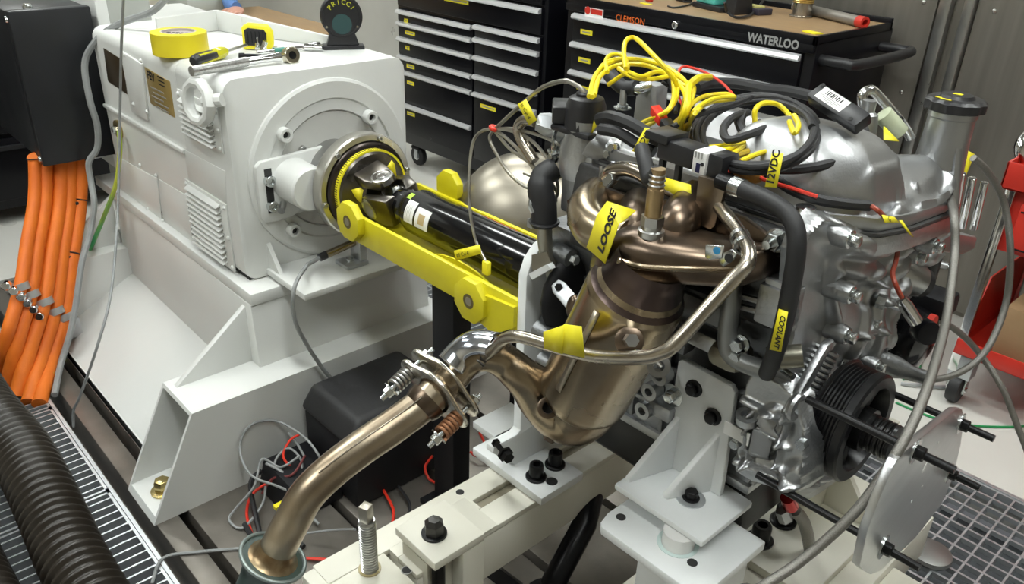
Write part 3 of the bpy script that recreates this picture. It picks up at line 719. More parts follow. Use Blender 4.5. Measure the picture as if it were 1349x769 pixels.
# jacking screw with threads and squared end
p=topz(487,748); sx,sy=p.x,p.y
jk=thing('jacking_screw','threaded steel jacking screw with squared tip standing in the cream frame','screw',(sx,sy,ZT-.002))
pr=[]; z=0; R=.0142
for i in range(18):
    pr += [(z,R),(z+.0018,R),(z+.0032,R-.0036),(z+.0042,R-.0036)]; z+=.0054
pr += [(z,R*.95),(z+.002,R),(z+.006,R*.9)]
MB().lathe((sx,sy,ZT-.001),(0,0,1),pr,24).build('thread',steel,jk)
zt=ZT+z+.005
q=MB(); a=math.radians(20); u=V((math.cos(a),math.sin(a),0))*.0085; v=V((-math.sin(a),math.cos(a),0))*.0085
q.obox((sx,sy,zt+.013),u,v,(0,0,.016)); q.build('squared_tip',mat('worn_square_steel',(.45,.42,.36),.4,.9),jk,bev=.0015)
MB().ring((sx,sy,ZT-.0016),(0,0,1),.0145,.0185,.002,24).build('grease_ring',mat('old_grease',(.45,.38,.2),.4),jk)
# clamp block with plate and hex nut
cp=[pt(523,694,z=ZT+.055),pt(587,655,z=ZT+.055),pt(635,703,z=ZT+.055),pt(572,745,z=ZT+.055)]
x0=min(q.x for q in cp); x1=max(q.x for q in cp); y0=min(q.y for q in cp); y1=max(q.y for q in cp)
ZC=ZT+.055
x0,x1=(cp[0].x+cp[1].x)/2,(cp[2].x+cp[3].x)/2; y0,y1=(cp[0].y+cp[3].y)/2,(cp[1].y+cp[2].y)/2
ck=thing('clamp_block','cream clamp plate with a dark hex nut on the end of the frame','clamp',((x0+x1)/2,(y0+y1)/2,ZT))
MB().box((x0,y0,ZC-.016),(x1,y1,ZC)).build('clamp_plate',cream,ck,bev=.002)
MB().box((x0+.012,y0+.01,ZC-.03),(x1-.012,y1-.03,ZC-.016)).build('shim',cream,ck,bev=.001)
p=pt(572,703,z=ZC)
MB().box((x0+.008,y0+.008,ZT-.25),(x0+.075,y1-.012,ZC-.03)).build('block_wall',cream,ck)
MB().box((x1-.03,p.y+.018,ZT-.25),(x1+.0,y1,ZC-.016)).build('block_wall',cream,ck,bev=.002)
MB().cyl((p.x+.03,p.y-.015,ZC-.25),(p.x+.03,p.y-.015,ZC-.03),.011,n=14).build('stud',boltb,ck)
MB().lathe((p.x,p.y,ZC),(0,0,1),[(0,.021),(.004,.021),(.005,.018)],24).build('washer',boltb,ck)
MB().lathe((p.x,p.y,ZC+.005),(0,0,1),[(0,.0165),(.018,.0165),(.021,.014),(.026,.010),(.027,.0)],6,cap=False).build('hex_nut',mat('dark_hex_nut',(.07,.068,.065),.4,.7),ck)
# ------------------------------------------------------------------ rear mount: vertical plate on a foot plate
ZP=ZT+.02
rm=thing('rear_mount','white rear engine mount plate standing on the cream cross beam','mount',(-.87,.88,ZT+.003))
fp=[pt(632,593,z=ZP),pt(715,662,z=ZP),pt(768,622,z=ZP),pt(705,575,z=ZP)]
fx0=pt(632,593,z=ZP).x; fy0=pt(715,658,z=ZP).y; fx1=pt(741,640,z=ZP).x; fy1=pt(768,622,z=ZP).y
fx0=-.955; fx1=-.765
MB().box((fx0,fy0,ZT+.003),(fx1,fy1,ZP)).build('foot_plate',bwhite,rm,bev=.002)
MB().box((-1.02,fy0+.055,ZT+.004),(-.90,fy1+.05,ZP+.0)).build('foot_plate',bwhite,rm,bev=.002)
# profile of the vertical plate (in y-z), traced as the real outline of the plate
XR=-.884
prof=[pt(a,b,x=XR) for a,b in ((678,610),(640,590),(641,583),(650,577),(671,566),(676,560),(683,360),(690,338),(702,320),(712,312),(722,312),(745,322),(780,330),(790,420),(760,480),(742,520),(742,560),(735,590))]
MB().prism([(XR,p.y,p.z) for p in prof],(.02,0,0)).build('mount_plate',bwhite,rm,bev=.002)
for a,bb in ((706,628),(731,612)):
    p=pt(a,bb,z=ZP); sock(rm,p.x,p.y,ZP,.0135,.026)
p=pt(727,634,z=ZP); hole(rm,p.x,p.y,ZP,.011)
p=pt(655,584,x=XR+.02)
MB().lathe((XR+.015,p.y,p.z),(1,-.25,.0),[(0,.0085),(.004,.0085),(.004,.0055),(.036,.0055),(.036,.015),(.040,.015),(.041,.0105),(.052,.0105)],6).build('flange_bolt',boltb,rm)
# ------------------------------------------------------------------ front mount bracket
ZA=.49
fb=thing('front_mount','white welded engine mount bracket with two gussets bolted to the engine','mount',(-.5,.84,ZA-.01))
x0,x1=-.582,-.424; ya=pt(925,712,z=ZA).y; yb=.893
A=[pt(809,637,z=ZA),pt(926,714,z=ZA),pt(991,660,z=ZA),pt(948,632,z=ZA)]
x0=A[0].x; x1=A[1].x; ya=(A[0].y+A[1].y)/2; yb2=A[2].y
MB().prism([(x0,ya,ZA),(x1,ya,ZA),(x1,yb2,ZA),(x1-.06,yb2+.004,ZA),(x0,yb2-.0,ZA)],(0,0,-.011)).build('base_plate',bwhite,fb,bev=.003)
yv=yb2-.03
vp=[pt(a,b,y=yv) for a,b in ((876,607),(880,560),(893,476),(899,474),(963,508),(968,518),(952,633),(955,640))]
MB().prism([(p.x,yv,p.z) for p in vp[:7]]+[(vp[6].x,yv,ZA),(vp[0].x,yv,ZA)],(0,.011,0)).build('wall_plate',bwhite,fb,bev=.0025)
for (ta,bb_) in (((893,548),(826,634)),((946,570),(875,656))):
    a=pt(*ta,y=yv); bq=pt(*bb_,z=ZA)
    MB().prism([(a.x-.004,yv,a.z),(a.x-.004,yv,ZA),(bq.x-.004,bq.y,ZA),(bq.x-.004,bq.y,ZA+.008)],(.009,0,0)).build('gusset',bwhite,fb,bev=.0015)
for a,bb in ((915,511),(940,548)):
    p=pt(a,bb,y=yv); q=MB().lathe((p.x,yv,p.z),(0,-1,0),[(0,.0135),(.003,.0135),(.004,.011)],18).build('washer',boltb,fb); MB().hexbolt((p.x,yv-.003,p.z),(0,-1,0),.0095,.010).build('hex_bolt',boltb,q,bev=.001)
p=pt(886,520,y=yv); q=MB().lathe((p.x,yv,p.z),(0,-1,0),[(0,.0185),(.002,.0185)],28).build('washer',zinc,fb); MB().hexbolt((p.x,yv-.002,p.z),(0,-1,0),.0105,.011).build('hex_bolt',zinc,q,bev=.001)
p=pt(910,657,z=ZA); q=MB().lathe((p.x,p.y,ZA),(0,0,1),[(0,.0215),(.002,.0215)],28).build('washer',zincd,fb); MB().hexbolt((p.x,p.y,ZA+.002),(0,0,1),.010,.012,.013).build('hex_bolt',boltb,q,bev=.001)
# lower pedestal plate of the front mount
ZB=ZA-.035
pl=thing('mount_pedestal','white pedestal plate with drilled corners under the front mount bracket','pedestal',(-.52,.85,.255))
B=[pt(787,690,z=ZB),pt(818,660,z=ZB),pt(940,738,z=ZB),pt(935,742,z=ZB),pt(896,780,z=ZB)]
px0=pt(800,675,z=ZB).x; py0=pt(787,690,z=ZB).y; px1=pt(900,770,z=ZB).x
P=[(px0,py0+.03,ZB),(px0+.006,py0+.008,ZB),(px0+.014,py0,ZB),(px1+.03,py0,ZB),(px1+.03,yb2-.02,ZB),(px0,yb2-.02,ZB)]
MB().prism(P,(0,0,-.016)).build('plate',bwhite,pl,bev=.003)
MB().box((px0+.05,py0+.05,.255),(px1+.015,yb2-.03,ZB-.016)).build('column',bwhite,pl,bev=.003)
for a,bb in ((818,681),(912,741)):
    p=pt(a,bb,z=ZB); hole(pl,p.x,p.y,ZB,.0075)
p=pt(893,715,z=ZB); MB().ring((p.x,p.y,ZB-.0002),(0,0,1),.024,.030,.0012,28).build('washer_mark',mat('pale_green_stain',(.62,.74,.72),.5),pl)
MB().lathe((p.x,p.y,ZB),(0,0,1),[(0,.0235),(.035-.0115,.0235)],28).build('rubber_pad',mat('white_rubber',(.8,.8,.78),.5),pl)
# ------------------------------------------------------------------ front frame: cream cross member and side rails at the right
ff=thing('frame_rail','cream front section of the test frame with slotted cross member under the engine','frame',(-.45,1.2,0))
ZF=.255
MB().box((-.58,.72,ZF-.10),(-.30,1.40,ZF)).build('cross_member',cream,ff,bev=.003)
MB().box((-.52,1.02,ZF),(-.35,1.37,ZF+.018)).build('pad_plate',cream,ff,bev=.002)
for a,bb in ((1002,705),(1033,680)):
    p=pt(a,bb,z=ZF+.03); sock(ff,p.x,p.y,ZF+.018,.0165,.032)
p=pt(957,748,z=ZF+.02); sock(ff,p.x,p.y,ZF,.0165,.032)
MB().box((-.575,.90,ZF-.0004),(-.545,.98,ZF+.0006)).build('slot',shad,ff)
# upright plates right of the pulley
MB().hexa([(-.47,1.16,ZF),(-.45,1.16,ZF),(-.45,1.32,ZF),(-.47,1.32,ZF),(-.47,1.18,.47),(-.45,1.18,.47),(-.45,1.28,.47),(-.47,1.28,.47)]).build('upright',cream,ff,bev=.003)
MB().box((-.47,1.18,.46),(-.38,1.31,.472)).build('upright_cap',cream,ff,bev=.002)
MB().prism([(-.45,1.25,ZF),(-.34,1.25,ZF),(-.45,1.25,.40)],(0,.012,0)).build('upright_rib',cream,ff,bev=.001)
MB().box((-.30,.80,ZF-.10),(.15,.98,ZF-.02)).build('side_rail',cream,ff,bev=.003)
MB().box((-.30,1.06,ZF-.10),(.20,1.24,ZF-.02)).build('side_rail',cream,ff,bev=.003)
MB().box((-.26,1.13,ZF-.0204),(-.08,1.155,ZF-.0194)).build('slot',shad,ff)
MB().box((-.20,.88,ZF-.0204),(.0,.905,ZF-.0194)).build('slot',shad,ff)
for x,y in ((-.53,.76),(-.53,1.25),(.1,.9),(.1,1.15)): MB().box((x-.03,y-.03,0),(x+.03,y+.03,ZF-.10)).build('leg',cream,ff)
# black props below the cross beam
t=thing('prop_strut','black steel strut leaning under the cream cross beam','strut',(-.66,.84,0))
a=pt(738,600,z=.30); bq=pt(715,790,z=.06)
MB().tube([V((-.80,1.0,.20)),pt(770,690,z=.18),pt(728,769,z=.09),pt(722,790,z=.0)],.024,14).build('strut',blackg,t)
MB().lathe(pt(722,790,z=.0),(0,0,1),[(0,.05),(.01,.05)],20).build('foot',blackm,t)
t=thing('prop_strut','black square bar lying low under the end of the cream beam','strut',(-.75,.62,0))
MB().tube([pt(640,745,z=.05),pt(700,790,z=.05)],.02,4).build('bar',blackg,t)
# ================================================================== ENGINE
XF=-.40
en=thing('engine','silver four-cylinder car engine with cast aluminium covers on the test frame','engine',(-.62,1.03,.40))
def fz(px,py,x=XF): return pt(px,py,x=x)
def frontprism(name,pts,x,dx,mt,bev=.004,parent=en):
    P=[pt(a,b,x=x) for a,b in pts]
    return MB().prism([(x,p.y,p.z) for p in P],(dx,0,0)).build(name,mt,parent,bev=bev)
# crankcase and cylinder block, stepped and ribbed
def secx(x,pts): return [(x,y,z) for y,z in pts]
blk=[(.915,.50),(.915,.60),(.915,.66),(.91,.74),(.89,.80),(1.12,.80),(1.12,.72),(1.10,.60),(1.08,.50)]
MB().prism(secx(-.865,blk),(.43,0,0)).build('cylinder_block',alud,en,bev=.006)
hd=[(.868,.79),(.862,.86),(.875,.925),(1.27,.885),(1.27,.80),(1.20,.78)]
MB().prism(secx(-.79,hd),(.355,0,0)).build('cylinder_head',mat('shaded_head_casting',(.13,.13,.13),.45,.85,c2=(.06,.06,.06),ns=12,bump=.5,bs=120),en,bev=.006)  # head colour darkened to paint in the shadow on the exhaust side
sp=[(.915,.50),(.925,.41),(.93,.395),(1.06,.395),(1.08,.50)]
MB().prism(secx(-.86,sp),(.42,0,0)).build('oil_pan',mat('black_oil_pan',(.02,.02,.02),.4,.3),en,bev=.012)
MB().prism(secx(-.86,[(.908,.495),(.908,.51),(1.085,.51),(1.085,.495)]),(.425,0,0)).build('oil_pan_flange',alu,en,bev=.002)
# ribs on the block side
for x in (-.82,-.74,-.66,-.60,-.44):
    MB().box((x-.004,.903,.52),(x+.004,.93,.70)).build('block_rib',alud,en,bev=.002)
for z in (.56,.64,.72):
    MB().box((-.84,.905,z-.004),(-.44,.93,z+.004)).build('block_rib',alud,en,bev=.002)
for i in range(16):
    x=random.uniform(-.83,-.45); z=random.uniform(.53,.78); r=random.uniform(.008,.018)
    MB().lathe((x,.925,z),(0,-1,0),[(0,r),(.014,r*.9),(.018,r*.6)],12).build('core_boss',random.choice([alu,alud,alu]),en)
# timing cover
tc=[(1083,280),(1162,295),(1252,262),(1246,300),(1233,330),(1207,372),(1180,402),(1163,432),(1156,465),(1152,505),(1135,600),(1075,643),(1055,655),(1035,646),(1003,606),(1012,565),(1035,520),(1030,470),(1041,430),(1046,380),(1050,330),(1062,300)]
cov=frontprism('timing_cover_base',tc,XF-.03,.012,aluf,.002)
tcp=[(pt(a,b,x=XF).y,pt(a,b,x=XF).z) for a,b in tc]
BUMPS=[(1128,318,40,20,.034),(1124,352,30,14,.022),(1196,300,34,22,.026),(1112,425,20,45,.010),(1072,604,24,26,.022),(1150,450,22,30,.012),(1170,362,16,26,-.014),(1142,390,16,16,-.010),(1205,360,14,24,-.012),(1060,560,16,24,-.010),(1235,295,14,16,.012)]
RIDGES=[((1098,288),(1090,380),5,.012),((1090,380),(1094,432),5,.012),((1094,432),(1066,500),5,.012),((1066,500),(1046,535),5,.010),((1060,530),(1046,600),4,.010),((1046,600),(1064,640),4,.008),
 ((1188,325),(1152,372),4,.014),((1152,372),(1112,470),4,.012),((1200,340),(1160,395),4,.012),((1160,395),(1136,478),4,.011),((1228,330),(1178,392),5,.014),((1178,392),(1152,450),5,.012),((1104,384),(1145,345),4,.009),((1110,440),(1150,430),3,.008),((1012,570),(1045,578),4,.010),((1040,560),(1080,540),4,.009),((1055,632),(1110,600),4,.010),((1165,300),(1245,276),4,.008),((1020,590),(1030,560),3,.008)]
def tfn(yv_,zv_,D):
    PX=[];PY=[]
    for yy,z_ in zip(yv_,zv_):
        q=proj((XF,yy,z_)); PX.append(q[0]); PY.append(q[1])
    PX=np.array(PX);PY=np.array(PY); h=np.zeros(len(PX))
    for cx_,cy_,rx,ry,hh in BUMPS:
        r2=((PX-cx_)/rx)**2+((PY-cy_)/ry)**2; h+=hh*np.exp(-r2**2)
    for a_,b_,w_,hh in RIDGES: h+=hh*np.exp(-(segd(PX,PY,a_,b_)/(w_*.95))**4)
    lip=.006*np.exp(-((D-.006)/.005)**2)
    return h+lip-.022*(1-sstep(0,.008,D))
tcv=heightfield(tcp,tfn,lambda y_,z_,h:(XF+h,y_,z_),.0026).build('timing_cover',aluf,en,ang=75)
bpy.context.view_layer.update()
# bolts with long bosses along the flange
def fbolt(px,py,r=.0085,L=.03,x=XF,boss=True):
    p=surf(px,py)[0]; x=p.x+.002
    if boss: MB().lathe((x-.045,p.y,p.z),(1,0,0),[(0,r*1.6),(.05,r*1.6),(.055,r*1.4)],16).build('bolt_boss',alu,en)
    q=MB().lathe((x+.008,p.y,p.z),(1,0,0),[(0,r*1.35),(.003,r*1.35),(.004,r)],16).build('bolt_washer',zinc,en)
    MB().hexbolt((x+.011,p.y,p.z),(1,0,0),r,.011).build('bolt_head',zinc,q,bev=.0008)
for a,b in ((1108,311),(1110,384),(1105,438),(1200,334),(1221,321),(1244,349),(1060,520),(1079,604),(1146,478)): fbolt(a,b)
for a,b in ((1124,461),(1109,476)):
    p=pt(a,b,x=XF); MB().lathe((XF-.002,p.y,p.z),(1,0,0),[(0,.010),(.006,.010),(.006,.0065),(.002,.006)],16).build('threaded_hole',alu,en); MB().lathe((XF,p.y,p.z),(1,0,0),[(0,.0062),(.0022,.0062)],12).build('hole_dark',shad,en)
for i in range(9):
    a=pt(1091-3.3*i,461+6.6*i,x=XF+.010)
    MB().torus((XF+.004,a.y,a.z),(.25,.5,1),.019,.0034,18,6).build('casting_fin',aluf,en)
# engine hanger arm
a,b=pt(1086,446,x=XF+.012),pt(1036,535,x=XF+.012)
MB().loft([[a+V((0,-.010,0)),a+V((0,.010,0)),a+V((.012,.010,0)),a+V((.012,-.010,0))],[b+V((0,-.016,.0)),b+V((0,.016,0)),b+V((.012,.016,0)),b+V((.012,-.016,0))]]).build('hanger_arm',alu,en,bev=.004)
MB().torus(b+V((.012,0,.006)),(1,0,0),.014,.006,20,8).build('hanger_eye',alu,en)
p=pt(1052,604,x=XF+.01); MB().lathe((XF-.01,p.y,p.z),(1,-.3,.1),[(0,.016),(.045,.016),(.048,.013)],20).build('dowel_boss',aluf,en)
p=pt(1058,632,x=XF); MB().ell((XF-.02,p.y,p.z),(.045,0,0),(0,.03,0),(0,0,.024)).build('oil_pump_bulge',aluf,en,ang=80)
# left lower block face details beside the front mount
def sidebox(px0,py0,px1,py1,y,dy,mt,name='side_casting',bev=.005):
    a=pt(px0,py0,y=y); b=pt(px1,py1,y=y)
    return MB().box((min(a.x,b.x),y,min(a.z,b.z)),(max(a.x,b.x),y+dy,max(a.z,b.z))).build(name,mt,en,bev=bev)
sidebox(1008,455,1038,490,.855,.03,aluf,bev=.01)
p=pt(986,553,y=.862); MB().lathe((p.x,.86,p.z),(0,-.3,1),[(0,.016),(.012,.016),(.012,.009),(.004,.008)],18).build('drain_boss',alu,en)
MB().box((p.x-.03,.855,p.z-.035),(p.x+.01,.857,p.z-.015)).build('white_label',paper,en)
for a,b in ((968,585),(1044,640),(1056,585)):
    p=pt(a,b,y=.855); MB().hexbolt((p.x,.860,p.z),(0,-1,0),.008,.01).build('bolt_head',zinc,en)
# cast lower side of the block between mount bracket and pulley
LS=[(976,505),(988,480),(1030,500),(1058,528),(1072,600),(1070,640),(1050,656),(990,640),(962,622),(968,560)]
YS=.866
lsp=[(pt(a,b,y=YS).x,pt(a,b,y=YS).z) for a,b in LS]
LB_=[(1010,590,16,14,-.014),(972,540,12,14,-.010),(1035,560,10,16,-.010),(1052,622,16,16,.016),(985,600,8,10,-.008),(1020,540,12,8,.010)]
LR=[((962,515),(1040,555),3.5,.012),((990,545),(984,612),3.5,.014),((1036,540),(1026,610),3.5,.012),((958,600),(1062,640),4,.012),((1000,560),(1040,590),3,.010),((1062,535),(1066,620),4,.012),((948,550),(985,565),3,.010),((1026,610),(1050,640),3,.010)]
def sfn(xv,zv,D):
    pq=np.array([proj((a,YS,b)) for a,b in zip(xv,zv)]); h=np.zeros(len(xv))
    for cx_,cy_,rx,ry,hh in LB_:
        r2=((pq[:,0]-cx_)/rx)**2+((pq[:,1]-cy_)/ry)**2; h+=hh*np.exp(-r2**2)
    for a_,b_,w_,hh in LR: h+=hh*np.exp(-(segd(pq[:,0],pq[:,1],a_,b_)/w_)**4)
    return h-.03*(1-sstep(0,.008,D))
heightfield(lsp,sfn,lambda x_,z_,h:(x_,YS-h,z_),.0024).build('block_side_casting',alu,en,ang=75)
# coolant outlet elbow by the hose
a=pt(1035,470,y=.845); MB().lathe(a,(-.75,-.5,-.25),[(-.02,.015),(.008,.015),(.010,.017),(.014,.015),(.022,.0145)],20).build('coolant_outlet',mat('olive_steel',(.30,.285,.23),.35,.9),en)
a=pt(1020,483,y=.835); MB().tube([a,a+V((.0,.02,-.01)),pt(1045,497,y=.85)],.005,10).build('outlet_bolt',zinc,en)
# water pipe running along the block
wp=[pt(968,345,y=.845),pt(963,400,y=.84),pt(958,440,y=.84),pt(962,465,y=.84),pt(985,480,y=.84),pt(1012,488,y=.84)]
MB().tube(smoothpath(wp,5),.0125,14).build('water_pipe',mat('dull_grey_pipe',(.28,.285,.28),.4,.8),en)
frp=[pt(955,395,y=.85),pt(990,405,y=.85)]
for dy in (0,14): MB().tube([pt(966,387+dy,y=.85),pt(1003,397+dy,y=.85)],.0045,8).build('bracket_rod',steel,en)
sidebox(1000,372,1030,440,.83,.04,alu,'sensor_block',.004); sidebox(1008,365,1030,385,.835,.03,zincd,'bracket_plate',.002)
sidebox(930,450,968,500,.845,.05,mat('olive_casting',(.33,.31,.25),.4,.8),'thermostat_housing',.014)
for a,b in ((972,455),(970,470)):
    p=pt(a,b,y=.835); MB().hexbolt((p.x,.845,p.z),(0,-1,0),.009,.014,.012).build('bolt_head',zinc,en)
sidebox(890,380,960,440,.862,.03,alud); sidebox(905,430,940,470,.86,.03,alu); sidebox(870,430,900,470,.872,.03,alud); sidebox(845,520,880,560,.865,.03,alu)
MB().tube([pt(880,365,y=.85),pt(960,395,y=.85)],.008,10).build('dipstick_tube',blackp,en)
for a,b in ((870,495),(857,515),(848,540)):
    p=pt(a,b,y=.86); MB().lathe((p.x,.875,p.z),(0,-1,0),[(0,.014),(.02,.014),(.02,.007),(.01,.006)],16).build('lug_boss',alu,en)
# ------------------------------------------------------------------ valve cover
def zb(y): return .948-.13*(y-.905)
fl=[(-.80,.895),(-.43,.895),(-.372,.975),(-.365,1.06),(-.372,1.20),(-.385,1.275),(-.43,1.30),(-.80,1.29)]
n=len(fl)
MB().loft([[(x,y,zb(y)-.018) for x,y in fl],[(x,y,zb(y)) for x,y in fl]]).build('cover_rim',aluf,en,bev=.002)
fl2=[(-.80,.890),(-.425,.890),(-.366,.972),(-.359,1.06),(-.366,1.205),(-.379,1.28),(-.43,1.306),(-.80,1.295)]
MB().loft([[(x,y,zb(y)-.0225) for x,y in fl2],[(x,y,zb(y)-.0185) for x,y in fl2]]).build('cover_gasket',mat('gasket',(.05,.05,.05),.5),en)
MB().loft([[(x,y,zb(y)-.05) for x,y in fl2],[(x,y,zb(y)-.023) for x,y in fl2]]).build('head_rim',alu,en,bev=.003)
def vfn(x,y,D):
    def box(xa,xb,ya,yb,r):
        qx=np.abs(x-(xa+xb)/2)-(xb-xa)/2+r; qy=np.abs(y-(ya+yb)/2)-(yb-ya)/2+r
        return np.hypot(np.maximum(qx,0),np.maximum(qy,0))+np.minimum(np.maximum(qx,qy),0)-r
    d1=box(-.60,-.376,.90,1.115,.07); d2=box(-.80,-.50,.91,1.06,.03); d3=box(-.80,-.455,1.13,1.275,.04)
    h=.030*sstep(0,.025,-d2)
    m1=-.014*np.log(np.exp(np.clip(d1,-.5,.5)/.014)+np.exp(-(D-.006)/.014)); t1=np.clip(m1/.080,0,1); h=np.maximum(h,.094*np.sqrt(1-(1-t1)**2))
    h=np.maximum(h,.055*sstep(0,.05,np.minimum(-d3,D)))
    rn=np.hypot(x+.42,y-1.264); h=np.maximum(h,.055*np.exp(-(rn/.052)**2))
    front=((x>-.47)|(y>1.06))
    h+=np.where(front,.0055*np.exp(-((-d1-.022)/.0035)**2),0)
    h+=.012*np.exp(-(segd(x,y,(-.375,1.03),(-.40,1.14))/.007)**2)+.016*np.exp(-(segd(x,y,(-.40,1.14),(-.42,1.22))/.009)**2)+.010*np.exp(-(segd(x,y,(-.372,1.10),(-.375,1.22))/.006)**2)
    h+=.014*np.exp(-(segd(x,y,(-.47,1.10),(-.44,1.24))/.012)**2)
    h=np.maximum(h,.052*np.exp(-(segd(x,y,(-.46,1.10),(-.43,1.22))/.05)**2)*sstep(0,.03,D))
    return h-.008*(1-sstep(0,.006,D))
flv=[(max(x,-.80),y) for x,y in fl]
heightfield(flv,vfn,lambda x,y,h:(x,y,zb(y)+h),.0036).build('valve_cover',aluf,en,ang=70)
# filler neck, cap and rib
nc=V((-.42,1.264,0))
nk=MB(); nk.lathe((nc.x,nc.y,.855),(0,0,1),[(0,.050),(.03,.042),(.06,.037),(.12,.0325),(.155,.0315),(.157,.0335),(.165,.0335)],32); nk.build('filler_neck',aluf,en)
MB().prism([(nc.x+.02,nc.y-.004,.87),(nc.x+.055,nc.y-.02,.87),(nc.x+.03,nc.y-.012,.975)],(-.006,-.01,0)).build('neck_rib',aluf,en,bev=.002)
pr=[]
cap=MB()
rings=[]
for t_,r,k in ((0,.035,0),(.002,.0395,1),(.014,.0395,1),(.018,.036,0),(.0185,.024,0),(.023,.021,0)):
    rings.append([(nc.x+(r+(.0022 if (k and q%4<2) else 0))*math.cos(2*math.pi*q/48),nc.y+(r+(.0022 if (k and q%4<2) else 0))*math.sin(2*math.pi*q/48),1.020+t_) for q in range(48)])
cap.loft(rings); cp_=cap.build('oil_filler_cap',blackp,en)
MB().box((nc.x-.006,nc.y-.004,1.043),(nc.x+.006,nc.y+.004,1.0436)).build('cap_mark',ytape,cp_)
for a in (-2.2,-1.9,-1.6): 
    x,y=nc.x+.029*math.cos(a),nc.y+.029*math.sin(a); MB().box((x-.004,y-.0018,1.0385),(x+.004,y+.0018,1.0392)).build('cap_mark',ytape,cp_)
# cover bolts with ears
for a,b in ((1182,279),(1248,248)):
    p=pt(a,b,z=.925 if a<1200 else .895)
    MB().lathe((p.x,p.y,p.z-.012),(0,0,1),[(0,.017),(.012,.016),(.013,.011)],18).build('cover_ear',aluf,en)
    q=MB().lathe((p.x,p.y,p.z+.001),(0,0,1),[(0,.0115),(.003,.0115),(.004,.008)],16).build('cover_bolt',zinc,en); MB().hexbolt((p.x,p.y,p.z+.004),(0,0,1),.007,.007).build('bolt_head',zinc,q)
p=pt(1062,272,y=.885); MB().lathe((p.x,p.y,p.z),(0,0,-1),[(0,.012),(.006,.012),(.006,.008),(.02,.008)],14).build('cover_stud',zinc,en)
# grey coil tower and flat rear of the cover
MB().hexa([pt(832,172,y=1.10),pt(866,172,y=1.08),pt(876,170,y=1.12),pt(845,168,y=1.14),pt(840,108,y=1.10),pt(864,113,y=1.08),pt(881,110,y=1.12),pt(852,104,y=1.14)]).build('breather_tower',mat('grey_cast_tower',(.38,.385,.39),.4,.6),en,bev=.004)
q=MB().tube(smoothpath([pt(858,112,y=1.09),pt(846,117,y=1.08),pt(834,117,y=1.08)],4),.0085,12); q.build('breather_pipe',zinc,en)
MB().tube(smoothpath([pt(838,116,y=1.08),pt(823,116,y=1.08),pt(812,108,y=1.08),pt(803,98,y=1.09)],5),.0125,14).build('breather_hose',rubber,en)
MB().tube([pt(822,118,y=1.07),pt(820,142,y=1.07)],.006,12).build('cover_stud',steel,en)
MB().lathe(pt(820,143,y=1.07),(0,0,1),[(0,.015),(.003,.015),(.003,.009),(.008,.009)],6).build('stud_nut',zinc,en)
# oil filler side fittings: chrome pipe bend behind the cover
MB().tube(smoothpath([pt(1138,144,y=1.20),pt(1136,126,y=1.20),pt(1145,119,y=1.21),pt(1155,124,y=1.22),pt(1190,165,y=1.24),pt(1200,182,y=1.25)],5),.0075,12).build('vent_pipe',mat('polished_vent_pipe',(.72,.72,.70),.2,1),en)
MB().lathe(pt(1142,150,y=1.19),(0,0,1),[(-.05,.022),(-.01,.018),(0,.016),(.004,.010),(.02,.010)],18).build('sensor_boss',aluf,en)
MB().cyl(pt(1163,150,y=1.21),pt(1185,175,y=1.23),.014,n=14).build('sensor_body',mat('pale_green_plastic',(.55,.60,.42),.4),en)
# ------------------------------------------------------------------ crank pulley
PR=[(0,.02),(0,.080),(.005,.083),(.007,.080)]
for i in range(6): PR+=[(.008+.0052*i,.080),(.0095+.0052*i,.0765),(.0118+.0052*i,.0765)]
PR+=[(.040,.080),(.050,.080),(.053,.077),(.053,.062),(.042,.058),(.028,.056),(.024,.03),(.024,.0)]
pu=MB().lathe((-.372,AY+.014,.650),(1,0,0),PR,64,cap=False)
pu=pu.build('crank_pulley',mat('pulley_black',(.012,.012,.013),.36,.3),en,ang=30)
for k in range(4):
    a=k*math.pi/2+.5; c,s_=math.cos(a),math.sin(a)
    MB().loft([[(-.348,AY+.014+.026*s_+q*c*.009,.650+.026*c-q*s_*.009) for q in (-1,1)]+[(-.332,AY+.014+.026*s_+q*c*.008,.650+.026*c-q*s_*.008) for q in (1,-1)],[(-.348,AY+.014+.058*s_+q*c*.013,.650+.058*c-q*s_*.013) for q in (-1,1)]+[(-.329,AY+.014+.058*s_+q*c*.012,.650+.058*c-q*s_*.012) for q in (1,-1)]]).build('pulley_spoke',MATS['pulley_black'],pu,bev=.001)
pr=[(0,.031),(.036,.031),(.036,.026)]; t_=.038
for i in range(4): pr+=[(t_,.026),(t_+.003,.026),(t_+.0045,.0235),(t_+.006,.0235)]; t_+=.0075
pr+=[(t_,.026),(t_+.004,.025)]
MB().lathe((-.352,AY+.014,.650),(1,0,0),pr,28).build('crank_hub',mat('black_steel_hub',(.03,.03,.03),.3,.8),pu)
# ------------------------------------------------------------------ accessories on the far side of the timing cover
a=pt(1170,352,x=-.43); bq=pt(1208,370,x=-.40)
MB().cyl(a,bq,.026,n=28).build('oil_control_valve',mat('satin_valve',(.45,.45,.44),.3,.95),en,bev=.002)
MB().cyl(bq,bq+(bq-a).normalized()*.012,.024,n=24).build('valve_collar',blackp,en)
cn=pt(1221,350,x=-.41); MB().lathe(cn+V((0,0,-.03)),(0,0,1),[(0,.019),(.045,.019),(.045,.014),(.02,.013)],20).build('valve_connector',blackp,en)
